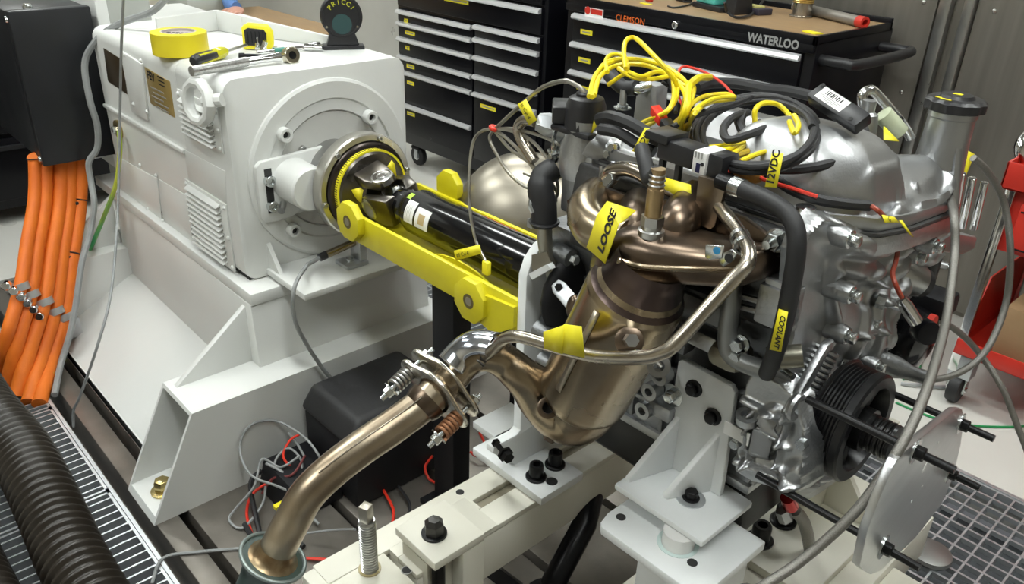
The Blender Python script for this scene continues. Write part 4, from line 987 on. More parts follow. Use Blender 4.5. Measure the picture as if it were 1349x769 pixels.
# alternator-like black pump
ap=pt(1188,440,x=-.43)
MB().lathe(ap+V((-.05,0,0)),(1,.05,-.05),[(0,.05),(.06,.060),(.085,.057),(.095,.04),(.10,.02)],32).build('pump_body',blackl,en)
MB().box((ap.x-.02,ap.y+.02,ap.z+.035),(ap.x+.05,ap.y+.085,ap.z+.075)).build('pump_cover',blackm,en,bev=.008)
MB().tube(smoothpath([pt(1237,395,x=-.40),pt(1246,400,x=-.39),pt(1243,420,x=-.39)],4),.006,10).build('pump_lug',blackm,en)
MB().cyl(pt(1213,433,x=-.38),pt(1225,440,x=-.36),.020,n=20).build('pump_port',blackg,en,bev=.003)
MB().cyl(pt(1222,425,x=-.39),pt(1230,428,x=-.38),.017,n=16).build('pump_seal',redp,en)
MB().tube([pt(1158,396,x=-.40),pt(1200,410,x=-.38)],.0065,12).build('stud',chrome,en)
MB().lathe(pt(1155,395,x=-.40),(1,.3,-.1),[(0,.011),(.012,.011)],6).build('stud_nut',zinc,en)
for a,b in ((1147,425),(1157,436)):
    p=pt(a,b,x=-.40); MB().hexbolt(p,(1,0,0),.009,.012,.012).build('bolt_head',zinc,en)
MB().lathe(pt(1140,470,x=-.40),(.8,.6,-.25),[(0,.02),(.05,.017),(.07,.011),(.10,.011)],18).build('outlet_spout',alud,en)
# rear mounting bracket with two tall studs
P=[pt(a,b,x=-.415) for a,b in ((1215,300),(1288,312),(1284,328),(1268,336),(1230,330),(1195,345),(1190,322))]
MB().prism([(-.415,p.y,p.z) for p in P],(-.035,0,0)).build('bracket_arm',aluf,en,bev=.004)
for (a,b,c,d) in ((1267,300,1281,234),(1282,302,1297,240),(1256,290,1267,228)):
    MB().cyl(pt(a,b,x=-.43),pt(c,d,x=-.43),.0068,n=14).build('tall_stud',chrome,en,bev=.002)
# rear bell housing lumps seen past the rear mount plate
bh=[pt(a,b,x=-.862) for a,b in ((735,325),(790,330),(800,480),(750,560),(705,560),(700,510),(712,470),(708,420),(722,380))]
MB().prism([(-.862,p.y,p.z) for p in bh],(.05,0,0)).build('bell_housing',alud,en,bev=.008)
for a,b in ((747,338),(755,365),(742,400),(720,440),(760,420),(725,480)):
    p=pt(a,b,x=-.81); q=MB().lathe((-.83,p.y,p.z),(1,0,0),[(0,.018),(.03,.016),(.032,.011)],16).build('housing_boss',random.choice([alud,blackm]),en); MB().hexbolt((-.80,p.y,p.z),(1,0,0),.009,.012).build('bolt_head',zinc,q)
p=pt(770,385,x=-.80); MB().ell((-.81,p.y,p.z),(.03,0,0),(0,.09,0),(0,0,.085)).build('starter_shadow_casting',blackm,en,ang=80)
# ================================================================== EXHAUST MANIFOLD WITH CATALYST
ex=thing('exhaust_manifold','heat-tinted bronze exhaust manifold with catalytic converter on the engine side','exhaust manifold',(-.6,.77,.55))
ct=pt(838,385,y=.755); cb=pt(770,514,y=.755); cdv=(cb-ct).normalized(); CL=(cb-ct).length
cat_=MB().lathe(ct,cdv,[(-.03,.050),(-.012,.058),(0,.0655),(.006,.066),(CL-.006,.066),(CL+.006,.0645),(CL+.014,.059),(CL+.016,.053),(CL+.03,.050)],48).build('converter_shell',bronze,ex,ang=28)
_,uu,vv=frame(cdv)
for rr,t_ in ((.0675,.02),):
    pass
# vertical seam strip on the shell facing the camera
sdv=(CAM-ct); sdv=(sdv-cdv*sdv.dot(cdv)).normalized(); side=cdv.cross(sdv)
def onshell(t_,deg_,r=.066): a=math.radians(deg_); return ct+cdv*t_+(sdv*math.cos(a)+side*math.sin(a))*r
for dg in (24,-30):
    pass
dgs=min((28,-28),key=lambda d_: (onshell(.1,d_)-CAM).dot(RIGHT))
P=[[onshell(t_,dgs-4,.0668),onshell(t_,dgs+4,.0668)] for t_ in (.010,.04,.07,CL-.035)]
q=MB().loft(P,cap=False,closed=False); o=q.build('shell_seam',mat('pale_weld_seam',(.46,.41,.33),.35,.9),ex); md=o.modifiers.new('t','SOLIDIFY'); md.thickness=.0012
# top cone stack (dark, stepped)
MB().lathe(ct,cdv,[(-.06,.046),(-.045,.050),(-.035,.049),(-.025,.055),(-.017,.054),(-.006,.0635)],40,cap=False).build('converter_neck',mat('purple_brown_steel',(.13,.095,.085),.32,.95,c2=(.055,.04,.038),ns=9,det=5),ex,ang=50)
# log collector: flattened box shell running along the head
def sec(px,py,y,hw,hz,tw=0):
    c=pt(px,py,y=y); r=[]
    for i in range(16):
        a=2*math.pi*i/16; cc_,ss=math.cos(a),math.sin(a)
        r.append(c+V((0,hw*abs(cc_)**.7*(1 if cc_>0 else -1),hz*abs(ss)**.7*(1 if ss>0 else -1))))
    return r
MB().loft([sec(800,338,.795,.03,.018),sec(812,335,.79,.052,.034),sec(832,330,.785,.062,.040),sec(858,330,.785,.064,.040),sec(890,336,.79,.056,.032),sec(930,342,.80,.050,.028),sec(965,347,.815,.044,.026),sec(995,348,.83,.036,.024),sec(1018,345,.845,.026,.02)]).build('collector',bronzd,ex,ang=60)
bpy.context.view_layer.update()
lp=[surf(a,b,.001)[0] for a,b in ((815,343),(840,350),(870,353),(905,354),(945,355),(975,354))]
MB().tube(smoothpath(lp,4),.0042,10).build('collector_seam',bronze,ex)
# runners
MB().tube(smoothpath([pt(828,318,y=.79),pt(800,310,y=.79),pt(780,296,y=.80),pt(775,275,y=.83),pt(790,258,y=.87)],6),[.030,.030,.0305]+[.0305]*22,18).build('runner',bronze,ex)
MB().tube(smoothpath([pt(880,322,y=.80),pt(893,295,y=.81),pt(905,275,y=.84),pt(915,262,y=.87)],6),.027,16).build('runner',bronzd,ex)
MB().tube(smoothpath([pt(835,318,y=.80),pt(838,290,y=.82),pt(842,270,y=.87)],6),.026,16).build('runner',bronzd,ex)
# flange against the head
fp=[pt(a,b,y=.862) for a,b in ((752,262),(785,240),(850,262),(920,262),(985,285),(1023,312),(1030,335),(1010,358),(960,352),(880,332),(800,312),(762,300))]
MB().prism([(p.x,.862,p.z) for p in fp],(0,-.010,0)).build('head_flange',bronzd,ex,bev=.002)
p=pt(1020,318,y=.845); q=MB().hexbolt((p.x,.852,p.z),(0,-1,0),.012,.012,.015).build('flange_nut',zinc,ex); MB().cyl((p.x,.842,p.z),(p.x,.826,p.z),.0055,n=12).build('stud',zinc,q)
# lower cone and outlet
op=[(776,518,.755),(768,533,.754),(755,543,.750),(738,541,.742),(716,524,.73),(700,506,.715),(684,492,.70),(668,478,.69),(650,468,.675),(628,468,.658),(610,480,.64),(596,497,.622),(584,508,.612)]
orad=[.050,.052,.050,.045,.039,.033,.028,.026,.0255,.025,.0245,.0245,.025]
P=smoothpath([pt(a,b,y=y) for a,b,y in op],4); RR=[]
for i in range(len(orad)-1): RR+=[orad[i]+(orad[i+1]-orad[i])*j/4 for j in range(4)]
RR.append(orad[-1])
MB().tube(P,RR,24).build('outlet_pipe',bronze,ex)
# sensor bung on the outlet and small plug beneath
p=pt(723,538,y=.69); nrm=(CAM-p).normalized()
MB().lathe(pt(722,537,y=.70),nrm,[(0,.0155),(.012,.0155),(.013,.013),(.013,.0085),(.0,.008)],24,cap=False).build('sensor_bung',bronzd,ex)
MB().lathe(pt(722,537,y=.70),nrm,[(.0,.0088),(.003,.0088)],16).build('bung_hole',shad,ex)
MB().lathe(pt(729,568,y=.72),(-.3,-.2,-1),[(0,.012),(.014,.012)],6).build('drain_plug',bronzd,ex)
# chrome heat sleeve split over the elbow
sl=[(652,463,.672),(638,460,.665),(624,461,.655),(610,471,.643),(598,485,.628)]
Pp=smoothpath([pt(a,b,y=y) for a,b,y in sl],5)
rings=[]
for i,pc in enumerate(Pp):
    tdir=(Pp[min(i+1,len(Pp)-1)]-Pp[max(i-1,0)]).normalized(); tc_=(CAM-pc).normalized(); up2=V((0,0,1)); up2=(up2-tdir*up2.dot(tdir)).normalized(); s2=tdir.cross(up2)
    rings.append([pc+.0285*(math.cos(math.radians(a))*up2+math.sin(math.radians(a))*s2) for a in range(-75,76,15)])
q=MB().loft(rings,cap=False,closed=False); o=q.build('heat_sleeve',mat('blued_chrome',(.78,.78,.78),.14,1,c2=(.45,.5,.62),ns=14),ex); md=o.modifiers.new('t','SOLIDIFY'); md.thickness=.002
# bolts and clip on the converter
p=pt(829,448,y=.695); MB().lathe(pt(829,449,y=.70),(CAM-p).normalized(),[(-.01,.018),(.004,.018),(.006,.012)],16).build('bracket_boss',bronzd,ex); MB().lathe(p,(.5,-.5,.4),[(0,.0085),(.03,.0085)],6).build('bracket_bolt',steel,ex)
MB().tube(smoothpath([pt(838,462,y=.69),pt(858,470,y=.685),pt(872,482,y=.69)],4),.003,8).build('retaining_clip',chrome,ex)
p=pt(868,482,y=.70); MB().ring(p,(CAM-p),.007,.014,.004,20).build('clip_eye',steel,ex)
# left support tab with bolt
a,b=pt(736,378,y=.76),pt(757,403,y=.745)
dd=(b-a); nn=(CAM-a).normalized(); s_=dd.cross(nn).normalized()*.011
MB().prism([a+s_*.6-dd*.25,a+s_,b+s_,b-s_,a-s_,a-s_*.6-dd*.25],nn*.005).build('support_tab',zincd,ex,bev=.002)
MB().hexbolt(a+nn*.005,nn,.006,.006).build('tab_bolt',boltb,ex)
MB().ell(pt(757,405,y=.745),(.012,0,0),(0,.012,0),(0,0,.02)).build('weld_blob',bronzd,ex,ang=80)
# oxygen sensor with hex and lead
os_=MB()
b0=pt(857,310,y=.76)
os_.lathe(b0,(0,0,1),[(0,.0165),(.008,.0165),(.009,.013),(.014,.013)],20); o=os_.build('sensor_seat',steel,ex)
MB().lathe(b0+V((0,0,.014)),(0,0,1),[(0,.0145),(.012,.0145)],6).build('sensor_hex',steel,ex)
MB().lathe(b0+V((0,0,.026)),(0,0,1),[(0,.0105),(.035,.0105),(.036,.009),(.06,.009)],18).build('sensor_body',mat('amber_tinted_steel',(.42,.30,.16),.3,.95),ex)
for k in range(3): MB().torus(b0+V((0,0,.066+.006*k)),(0,0,1),.0090,.0016,18,6).build('crimp_ring',steel,ex)
MB().tube(smoothpath([b0+V((0,0,.082)),pt(856,236,y=.765),pt(850,215,y=.775),pt(845,195,y=.79)],5),.0095,12).build('sensor_lead',rubber,ex)
# stainless bracket strip up the side
P=[pt(a,b,y=.835) for a,b in ((925,230),(962,240),(946,296),(940,300),(918,292))]
MB().prism([(p.x,.835,p.z) for p in P],(0,-.008,0)).build('support_strip',mat('brown_tinted_strip',(.34,.28,.22),.3,.95,c2=(.2,.15,.11),ns=12),ex,bev=.001)
# z-shaped tab
P=[pt(a,b,y=.745) for a,b in ((932,321),(955,323),(953,340),(937,341),(931,338))]
q=MB().prism([(p.x,.745,p.z) for p in P],(0,-.004,0)).build('zinc_tab',zinc,ex,bev=.001)
p=pt(944,330,y=.74); MB().lathe((p.x,.7405,p.z),(0,-1,0),[(0,.0045),(.001,.0045)],10).build('tab_hole',mat('blue_mark',(.03,.25,.5),.5),q)
# ------------------------------------------------------------------ stainless tube across the converter
tb_=thing('gas_tube','bent stainless gas tube running from elbow nut across the converter','tube',pt(640,470,y=.66))
tp=[(640,468,.655),(652,458,.655),(664,447,.655),(680,443,.655),(700,447,.66),(740,459,.665),(790,470,.665),(840,471,.665),(868,466,.67),(890,452,.68),(930,408,.71),(968,366,.74),(984,348,.755),(986,330,.77),(975,308,.79),(960,288,.81),(945,268,.84)]
MB().tube(smoothpath([pt(a,b,y=y) for a,b,y in tp],5),.0088,14).build('tube',pipes,tb_)
d_=(pt(664,447,y=.655)-pt(640,468,y=.655)).normalized()
MB().lathe(pt(636,472,y=.655)-d_*.014,d_,[(0,.013),(.018,.013),(.019,.010),(.024,.010)],6).build('flare_nut',mat('dark_nut',(.14,.135,.13),.4,.8),tb_)
# clamp on the tube
c=pt(977,318,y=.783); dt=(pt(970,300,y=.80)-pt(984,335,y=.765)).normalized()
for k in (-1,1): MB().lathe(c+dt*k*.008-dt*.003,dt,[(0,.0088),(0,.0118),(.006,.0118),(.006,.0088)],20,cap=False).build('clamp_band',zinc,tb_)
a=pt(958,338,y=.77); P=[pt(x_,y_,y=.765) for x_,y_ in ((949,340),(953,333),(966,327),(972,333),(968,342),(956,350),(951,348))]
q=MB().prism([(p.x,.765,p.z) for p in P],(0,-.004,0)).build('clamp_tab',zinc,tb_,bev=.001)
p=pt(960,340,y=.76); MB().lathe((p.x,.7605,p.z),(0,-1,0),[(0,.0055),(.001,.0055)],12).build('tab_hole',shad,q)
# upper bent pipe
t=thing('bypass_pipe','short bent stainless pipe joining the black throttle valve above the manifold','pipe',pt(800,240,y=.85))
MB().tube(smoothpath([pt(800,232,y=.86),pt(806,225,y=.855),pt(825,222,y=.85),pt(842,227,y=.845),(pt(860,238,y=.84)),pt(890,252,y=.84),pt(920,268,y=.845)],5),.0105,14).build('pipe',pipes,t)
for x_,y_ in ((806,240),(811,235)): MB().hexbolt(pt(x_,y_,y=.85),(-.2,-1,.2),.008,.012).build('pipe_bolt',zinc,t)
# ================================================================== DOWNPIPE
dp=thing('downpipe','gold-tinted exhaust downpipe with spring flange running to the green pipe','pipe',pt(400,660,w=1.12))
pp=[(582,509,1.188),(560,530,1.18),(520,560,1.165),(480,587,1.15),(445,613,1.14),(420,635,1.132),(402,655,1.128),(388,680,1.13)]
e0=pt(360,734,w=1.142); ed=((-.48*RIGHT-.87*UP)*math.cos(.30)+FWD*math.sin(.30)).normalized()
Pd=smoothpath([pt(a,b,w=w) for a,b,w in pp]+[e0-ed*.045,e0-ed*.02,e0+ed*.02],4)
MB().tube(Pd,[.0262]*3+[.0255]*(len(Pd)-3),28).build('pipe',pipem,dp)
for dz in (-.008,.008): pass
fd=(Pd[3]-Pd[0]).normalized()
fc=pt(577,513,w=1.186)
_,fu,fv=frame(fd)
# long axis of the oval flange follows the line between the two springs
la=(pt(612,548,w=1.17)-pt(537,485,w=1.20)); la=(la-fd*la.dot(fd)).normalized(); lb=fd.cross(la)
fn_=(fd+(CAM-fc).normalized()*.38); fn_=(fn_-la*fn_.dot(la)).normalized(); fdo=fd; lb=fn_.cross(la)
def oval(c,L,Rr,rs,n=10):
    P=[]
    for i in range(n+1): a=-math.pi/2+math.pi*i/n; P.append(c+la*(L+rs*math.cos(a))+lb*rs*math.sin(a))
    for i in range(5): a=math.radians(60+15*i); P.append(c+la*Rr*math.cos(a)+lb*Rr*math.sin(a))
    for i in range(n+1): a=math.pi/2+math.pi*i/n; P.append(c+la*(-L+rs*math.cos(a))+lb*rs*math.sin(a))
    for i in range(5): a=math.radians(240+15*i); P.append(c+la*Rr*math.cos(a)+lb*Rr*math.sin(a))
    return P
for off in (-.006,.016):
    q=MB().prism(oval(fc+fd*off-fd*.012,.050,.043,.019),fn_*.008).build('flange',mat('polished_flange',(.66,.63,.57),.22,1,c2=(.5,.46,.4),ns=15),dp,bev=.0035)
for s,m_ in ((-1,steel),(1,mat('rusty_spring',(.42,.20,.10),.5,.6,c2=(.3,.14,.07),ns=40))):
    c=fc+la*s*.050+fd*.012
    MB().cyl(c-fd*.05,c+fd*.055,.0042,n=12).build('stud',zinc,dp)
    H=[c+fd*(.002+.030*k/60)+.0105*(math.cos(k*2*math.pi/12)*la+math.sin(k*2*math.pi/12)*lb) for k in range(61)]
    MB().tube(H,.0027,8).build('spring',m_,dp)
    MB().lathe(c+fd*.034,fd,[(0,.0135),(.002,.0135)],18).build('spring_washer',zinc,dp)
    MB().hexbolt(c+fd*.036,fd,.0085,.010).build('nut',zinc,dp)
    MB().hexbolt(c-fd*.034,-fd,.0085,.008).build('nut',zinc,dp)
MB().lathe(fc+fd*.018,fd,[(0,.031),(.012,.030),(.02,.027)],28).build('weld_collar',bronzd,dp)
# weld seam along the pipe
bpy.context.view_layer.update()
MB().tube(smoothpath([surf(a,b,.0)[0] for a,b in ((556,523),(530,543),(500,564),(470,585),(440,607),(420,623))],4),.0012,6).build('weld_seam',pipes,dp)
# green-grey outlet pipe with rim
gp=thing('outlet_pipe','dark green exhaust extraction pipe with a flared steel rim at the bottom','pipe',pt(330,760,w=1.08))
grn=mat('dark_green_enamel',(.055,.085,.075),.32,c2=(.035,.055,.05),ns=6)
e0=pt(360,734,w=1.142); ed=((-.48*RIGHT-.87*UP)*math.cos(.30)+FWD*math.sin(.30)).normalized()
MB().lathe(e0,ed,[(.001,.030),(.000,.043),(.002,.0475),(.006,.046),(.02,.036),(.05,.031),(.25,.031)],36,cap=False).build('pipe',grn,gp)
MB().torus(e0,ed,.0465,.003,36,8).build('rim',mat('scuffed_rim',(.22,.26,.25),.4,.5),gp)
MB().lathe(e0-ed*.012,ed,[(-.008,.0258),(.002,.028),(.009,.032),(.012,.036)],28,cap=False).build('weld_bead',mat('burnt_weld',(.42,.33,.2),.35,.9,c2=(.2,.12,.06),ns=40),gp)
# ================================================================== JUNCTION BOX, ORANGE CABLES, HOSES (left side)
jx=-2.5
boxm=mat('charcoal_enamel',(.011,.012,.015),.4,c2=(.009,.010,.012))
C1,C2,C3,C4=pt(15,17,x=jx),pt(115,10,x=jx),pt(139,192,x=jx),pt(54,217,x=jx)
y0=(C1.y+C4.y)/2; y1=(C2.y+C3.y)/2; z0=.538; z1=.943
jb=thing('junction_box','charcoal steel junction box with orange cables leaving its underside','junction box',(jx-.2,y0+.1,z0))
MB().box((jx-.45,y0,z0),(jx-.035,y1+.02,z1-.0)).build('body',boxm,jb,bev=.005)
MB().box((jx-.033,y0-.002,z0-.012),(jx,y1+.02,z1+.003)).build('lid',boxm,jb,bev=.005)
for y,z in ((y0+.012,z1-.02),(y0+.012,z0+.006)):
    MB().lathe((jx-.02,y0-.002,z),(0,-1,0),[(0,.009),(.005,.008),(.006,.004)],14).build('lid_screw',zinc,jb)
MB().lathe((jx-.05,y0+.06,z1),(0,0,1),[(0,.012),(.006,.012),(.012,.009)],14).build('lid_latch',zinc,jb)
MB().box((jx-.10,y1-.06,z0-.02),(jx-.02,y1-.01,z0)).build('gland_plate',zincd,jb)
# orange sleeved cables: five down to the clamp, on to the floor
tops=[(46,215),(60,216),(80,216),(92,214),(106,214)]
clamp=[(27,378),(40,388),(57,398),(72,410),(84,418)]
foot=[(-5,500),(8,512),(22,522),(38,530),(52,532)]
labs=['leftmost of the five orange cables under the junction box','second orange cable from the left under the junction box','thick middle orange cable under the junction box','fourth orange cable from the left under the junction box','orange cable with black cable ties nearest the dynamometer']
rad=[.0175,.019,.021,.020,.020]
tiepts=[]
for i in range(5):
    a=pt(*tops[i],x=-2.56); b=pt(*clamp[i],x=-2.36); c=pt(*foot[i],z=.0)
    mid=[pt((tops[i][0]*.7+clamp[i][0]*.3)+5,(tops[i][1]*.7+clamp[i][1]*.3),x=-2.52), pt((tops[i][0]*.35+clamp[i][0]*.65)+2,(tops[i][1]*.35+clamp[i][1]*.65),x=-2.44)]
    t=thing('orange_cable',labs[i],'cable',c,'orange high-voltage cables')
    P=smoothpath([a+V((0,0,.02)),a,mid[0],mid[1],b,pt((clamp[i][0]+foot[i][0])/2-1,(clamp[i][1]+foot[i][1])/2,x=-2.29),c+V((0,0,-.0))],6)
    MB().tube(P,rad[i],16).build('sleeve',orange,t)
    if i==4:
        for f in (.06,.32,.47):
            k=int(f*len(P)); d_=(P[k+1]-P[k]).normalized()
            q=MB().torus(P[k],d_,rad[i]+.001,.0022,24,6).build('cable_tie',blackp,t); MB().box(P[k]+V((.012,-.018,-.004)),P[k]+V((.022,-.010,.004))).build('tie_head',blackp,q)
    if i==0:
        k=int(.12*len(P)); MB().torus(P[k],(P[k+1]-P[k]).normalized(),rad[i]+.001,.002,24,6).build('cable_tie',blackp,t)
# row of clamp saddles on a rail
rl=thing('cable_clamp_rail','zinc clamp rail holding the orange cables above the floor grating','clamp rail',pt(60,405,x=-2.34))
r0,r1=pt(12,380,x=-2.335),pt(98,440,x=-2.335)
MB().tube([r0+V((-.045,0,0)),r1+V((-.045,0,0))],.012,4).build('rail',zincd,rl)
for i in range(5):
    b=pt(*clamp[i],x=-2.36); d_=V((.35,.1,-.9)).normalized()
    MB().lathe(b-d_*.010,d_,[(0,rad[i]+.001),(0,rad[i]+.006),(.02,rad[i]+.006),(.02,rad[i]+.001)],20,cap=False).build('saddle',mat('cable_saddle_grey',(.55,.55,.55),.35,.7),rl)
for a,b in ((12,378),(22,385),(32,393),(40,401),(48,409),(56,418)):
    p=pt(a,b,x=-2.31); MB().lathe(p+V((-.02,0,0)),(1,-.4,.2),[(0,.0115),(.02,.0115),(.022,.009)],14).build('clamp_bolt',chrome,rl)
MB().box(r1+V((-.05,-.03,-.03)),r1+V((-.035,.03,.03))).build('end_bracket',zincd,rl)
MB().box((r1.x-.06,r1.y-.03,0),(r1.x-.04,r1.y+.03,r1.z)).build('rail_post',zincd,rl)
# thin cables
def cable(name,pts,r,mt,label,cat='cable',k=8,n=8,group=None):
    P=smoothpath([pt(*q[:2],**q[2]) if isinstance(q,tuple) and len(q)==3 and isinstance(q[2],dict) else V(q) for q in pts],k)
    return tag(MB().tube(P,r,n).build(name,mt),label,cat,group)
D=lambda **k:k
cable('grey_cable',[(222,-6,D(x=-2.2)),(200,15,D(x=-2.25)),(160,30,D(x=-2.35)),(130,50,D(x=-2.42)),(112,82,D(x=-2.45)),(118,130,D(x=-2.44)),(128,165,D(x=-2.44)),(128,195,D(x=-2.45)),(117,214,D(x=-2.46)),(120,240,D(x=-2.45)),(124,270,D(x=-2.42)),(118,310,D(x=-2.4)),(108,345,D(x=-2.37)),(100,400,D(x=-2.33)),(92,440,D(x=-2.3)),(80,480,D(x=-2.27)),(72,520,D(z=.01))],.009,graycb,'thick grey cable curving over the charcoal junction box and down')
cable('earth_cable',[(157,172,D(y=.70)),(158,200,D(y=.69)),(152,245,D(y=.67)),(135,290,D(y=.64)),(115,340,D(y=.60)),(105,385,D(y=.56)),(102,430,D(y=.52)),(90,465,D(y=.48)),(68,492,D(z=.03))],.0065,mat('yellow_green_wire',(.62,.60,.03),.4,c2=(.03,.35,.12),ns=9,stretch=(1,1,.3)),'yellow and green earth cable from the brass port of the dynamometer')
cable('sensor_cable',[(163,-8,D(y=.66)),(160,60,D(y=.66)),(158,150,D(y=.66)),(155,280,D(y=.60)),(147,380,D(y=.50)),(130,450,D(y=.43)),(106,520,D(y=.375)),(97,540,D(y=.36)),(97,562,D(z=.004))],.0035,graycb,'thin grey cable hanging straight down past the gold nameplate')
cable('speed_sensor_cable',[(-1.548,.85,.498),(-1.545,.82,.492),(404,350,D(x=-1.50)),(388,378,D(x=-1.455)),(388,420,D(x=-1.46)),(405,455,D(x=-1.47)),(425,485,D(x=-1.48)),(442,508,D(x=-1.47)),(450,545,D(x=-1.40))],.0048,graycb,'grey lead from the speed sensor hanging to the black tank')
# corrugated black extraction hoses
def corrugated(name,pts,r,label,pitch=.0205):
    P=smoothpath(pts,24); L=[0]
    for a,b in zip(P,P[1:]): L.append(L[-1]+(b-a).length)
    n=int(L[-1]/pitch*6); Q=[]; R=[]; j=0
    for i in range(n+1):
        s=L[-1]*i/n
        while j<len(L)-2 and L[j+1]<s: j+=1
        f=(s-L[j])/max(L[j+1]-L[j],1e-9); Q.append(P[j].lerp(P[j+1],min(f,1))); R.append(r*(.91+.09*math.cos(i*math.pi/3)))
    t=tag(MB().tube(Q,R,32).build(name,ang=120,mat=mat('hose_black',(.024,.019,.014),.34,c2=(.020,.016,.012),ns=30,rv=.01)),label,'hose')
    return t
hp=[(-25,500),(15,545),(45,600),(80,660),(108,715),(140,775),(180,840)]
hr=.062
corrugated('extraction_hose',[pt(a,b,z=.062+z) for (a,b),z in zip(((-190,330),(-120,405),(-60,470),(-15,540),(25,590),(52,640),(75,690),(100,745),(160,850)),(.04,.08,.10,.10,.09,.08,.06,.04,.0))],hr,'thick black corrugated hose sweeping over the left floor grating')
corrugated('extraction_hose',[pt(a,b,z=.06) for a,b in ((-260,480),(-170,570),(-90,660),(-50,715),(-22,775),(30,880))],.055,'second black corrugated hose in the bottom left corner')
# ================================================================== TOOLS ON THE DYNAMOMETER
TZ=.9036
p=pt(239,70,z=TZ)
tr=thing('tape_roll','roll of yellow adhesive tape lying flat on the dynamometer','tape',(p.x,p.y,TZ))
MB().lathe((p.x,p.y,TZ),(0,0,1),[(0,.040),(0,.062),(.001,.063),(.049,.063),(.05,.062),(.05,.040)],48,cap=False).build('tape',mat('yellow_tape_roll',(.80,.66,.02),.4),tr)
MB().lathe((p.x,p.y,TZ),(0,0,1),[(0,.0365),(0,.040),(.0505,.040),(.0505,.0365),(0,.0365)],40,cap=False).build('core',mat('grey_card_core',(.50,.45,.42),.7),tr)
MB().lathe((p.x,p.y,TZ+.044),(0,0,1),[(0,.0365),(.001,.0365)],32).build('core_label',mat('mauve_label',(.42,.36,.36),.6),tr)
a=V((.72,.69,0)); n_=V((-.69,.72,0))
for k,w_ in enumerate((.007,.004,.008,.005,.006,.004)): MB().obox(V((p.x,p.y,TZ+.0454))+a*(-.026+.0105*k)+n_*.004,a*w_*.5,n_*.006,V((0,0,.0004))).build('print_block',ink,tr)
# screwdriver
g=thing('screwdriver','screwdriver with black and yellow handle on the dynamometer beside the tape','screwdriver',pt(275,75,z=TZ))
a=pt(254,81,z=TZ+.014); b=pt(296,68,z=TZ+.014); c=pt(325,59,z=TZ+.014)
d_=(b-a).normalized(); L=(b-a).length
sdh=mat('clear_yellow_handle',(.70,.66,.02),.2,trans=.2)
MB().lathe(a,d_,[(0,.008),(.004,.012),(.02,.0145),(L*.6,.013),(L*.68,.010)],10).build('handle',blackp,g)
MB().lathe(a+d_*L*.66,d_,[(0,.011),(.005,.0145),(.02,.0145),(.03,.013),(L*.36,.010)],8).build('ferrule',sdh,g)
for k in range(4):
    ang=k*math.pi/2+.6; _,u,v=frame(d_); o_=(math.cos(ang)*u+math.sin(ang)*v)*.0125
    MB().tube([a+d_*.015+o_,a+d_*L*.66+o_*.95],.003,6).build('handle_stripe',sdh,g)
MB().cyl(b-d_*.005,c,.0035,n=10).build('blade',steel,g)
# tape measure
p=pt(341,66,z=TZ); g=thing('tape_measure','black and yellow tape measure standing on the dynamometer','tape measure',p)
ux=V((.55,.83,0)).normalized(); uy=V((-.83,.55,0)).normalized(); c=p+V((-.02,.01,.03))
P=[]
for dx,dz in ((-.034,-.029),(.030,-.029),(.037,-.022),(.037,.010),(.026,.025),(-.020,.029),(-.034,.022)): P.append(c+ux*dx+V((0,0,dz)))
MB().prism([q-uy*.016 for q in P],uy*.032).build('case',ytape,g,bev=.003)
P=[]
for dx,dz in ((-.028,-.020),(.022,-.022),(.024,.008),(.018,.017),(-.018,.021),(-.028,.016)): P.append(c+ux*dx+V((0,0,dz)))
MB().prism([q-uy*.0185 for q in P],uy*.037).build('rubber_grip',rubber,g,bev=.002)
for k in range(5): MB().obox(c+ux*(-.02+.009*k)-uy*.019,ux*.0012,uy*.0008,V((0,0,.014))).build('grip_rib',blackm,g)
MB().obox(c+ux*.038+V((0,0,-.026)),ux*.006,uy*.011,V((0,0,.001))).build('tape_hook',zinc,g)
# breaker ratchet
g=thing('socket_ratchet','long chrome ratchet with round head lying across the dynamometer edge','ratchet',pt(320,82,z=TZ))
a=pt(252,94,z=TZ+.014); b=pt(325,81,z=TZ+.014); c=pt(383,73,z=TZ+.016)
MB().tube([a,a.lerp(b,.5),b],[.0105,.0115,.0105],16).build('handle',mat('knurled_chrome',(.6,.6,.58),.35,1,c2=(.4,.4,.39),ns=200,bump=.4,bs=300),g)
d_=(c-b).normalized(); L=(c-b).length
MB().lathe(b,d_,[(0,.0095),(L*.3,.008),(L*.6,.010),(L*.75,.012)],16).build('shank',chrome,g)
_,u,v=frame(d_); hn=(CAM-c); hn=(hn-d_*hn.dot(d_)).normalized()
MB().lathe(c-hn*.012,hn,[(0,.017),(.002,.019),(.02,.019),(.022,.017),(.022,.009),(.018,.009)],28,cap=False).build('head',mat('brass_tinted_chrome',(.62,.58,.45),.25,1),g)
MB().lathe(c-hn*.012,hn,[(0,.018),(.019,.0095)],20).build('drive',boltb,g)
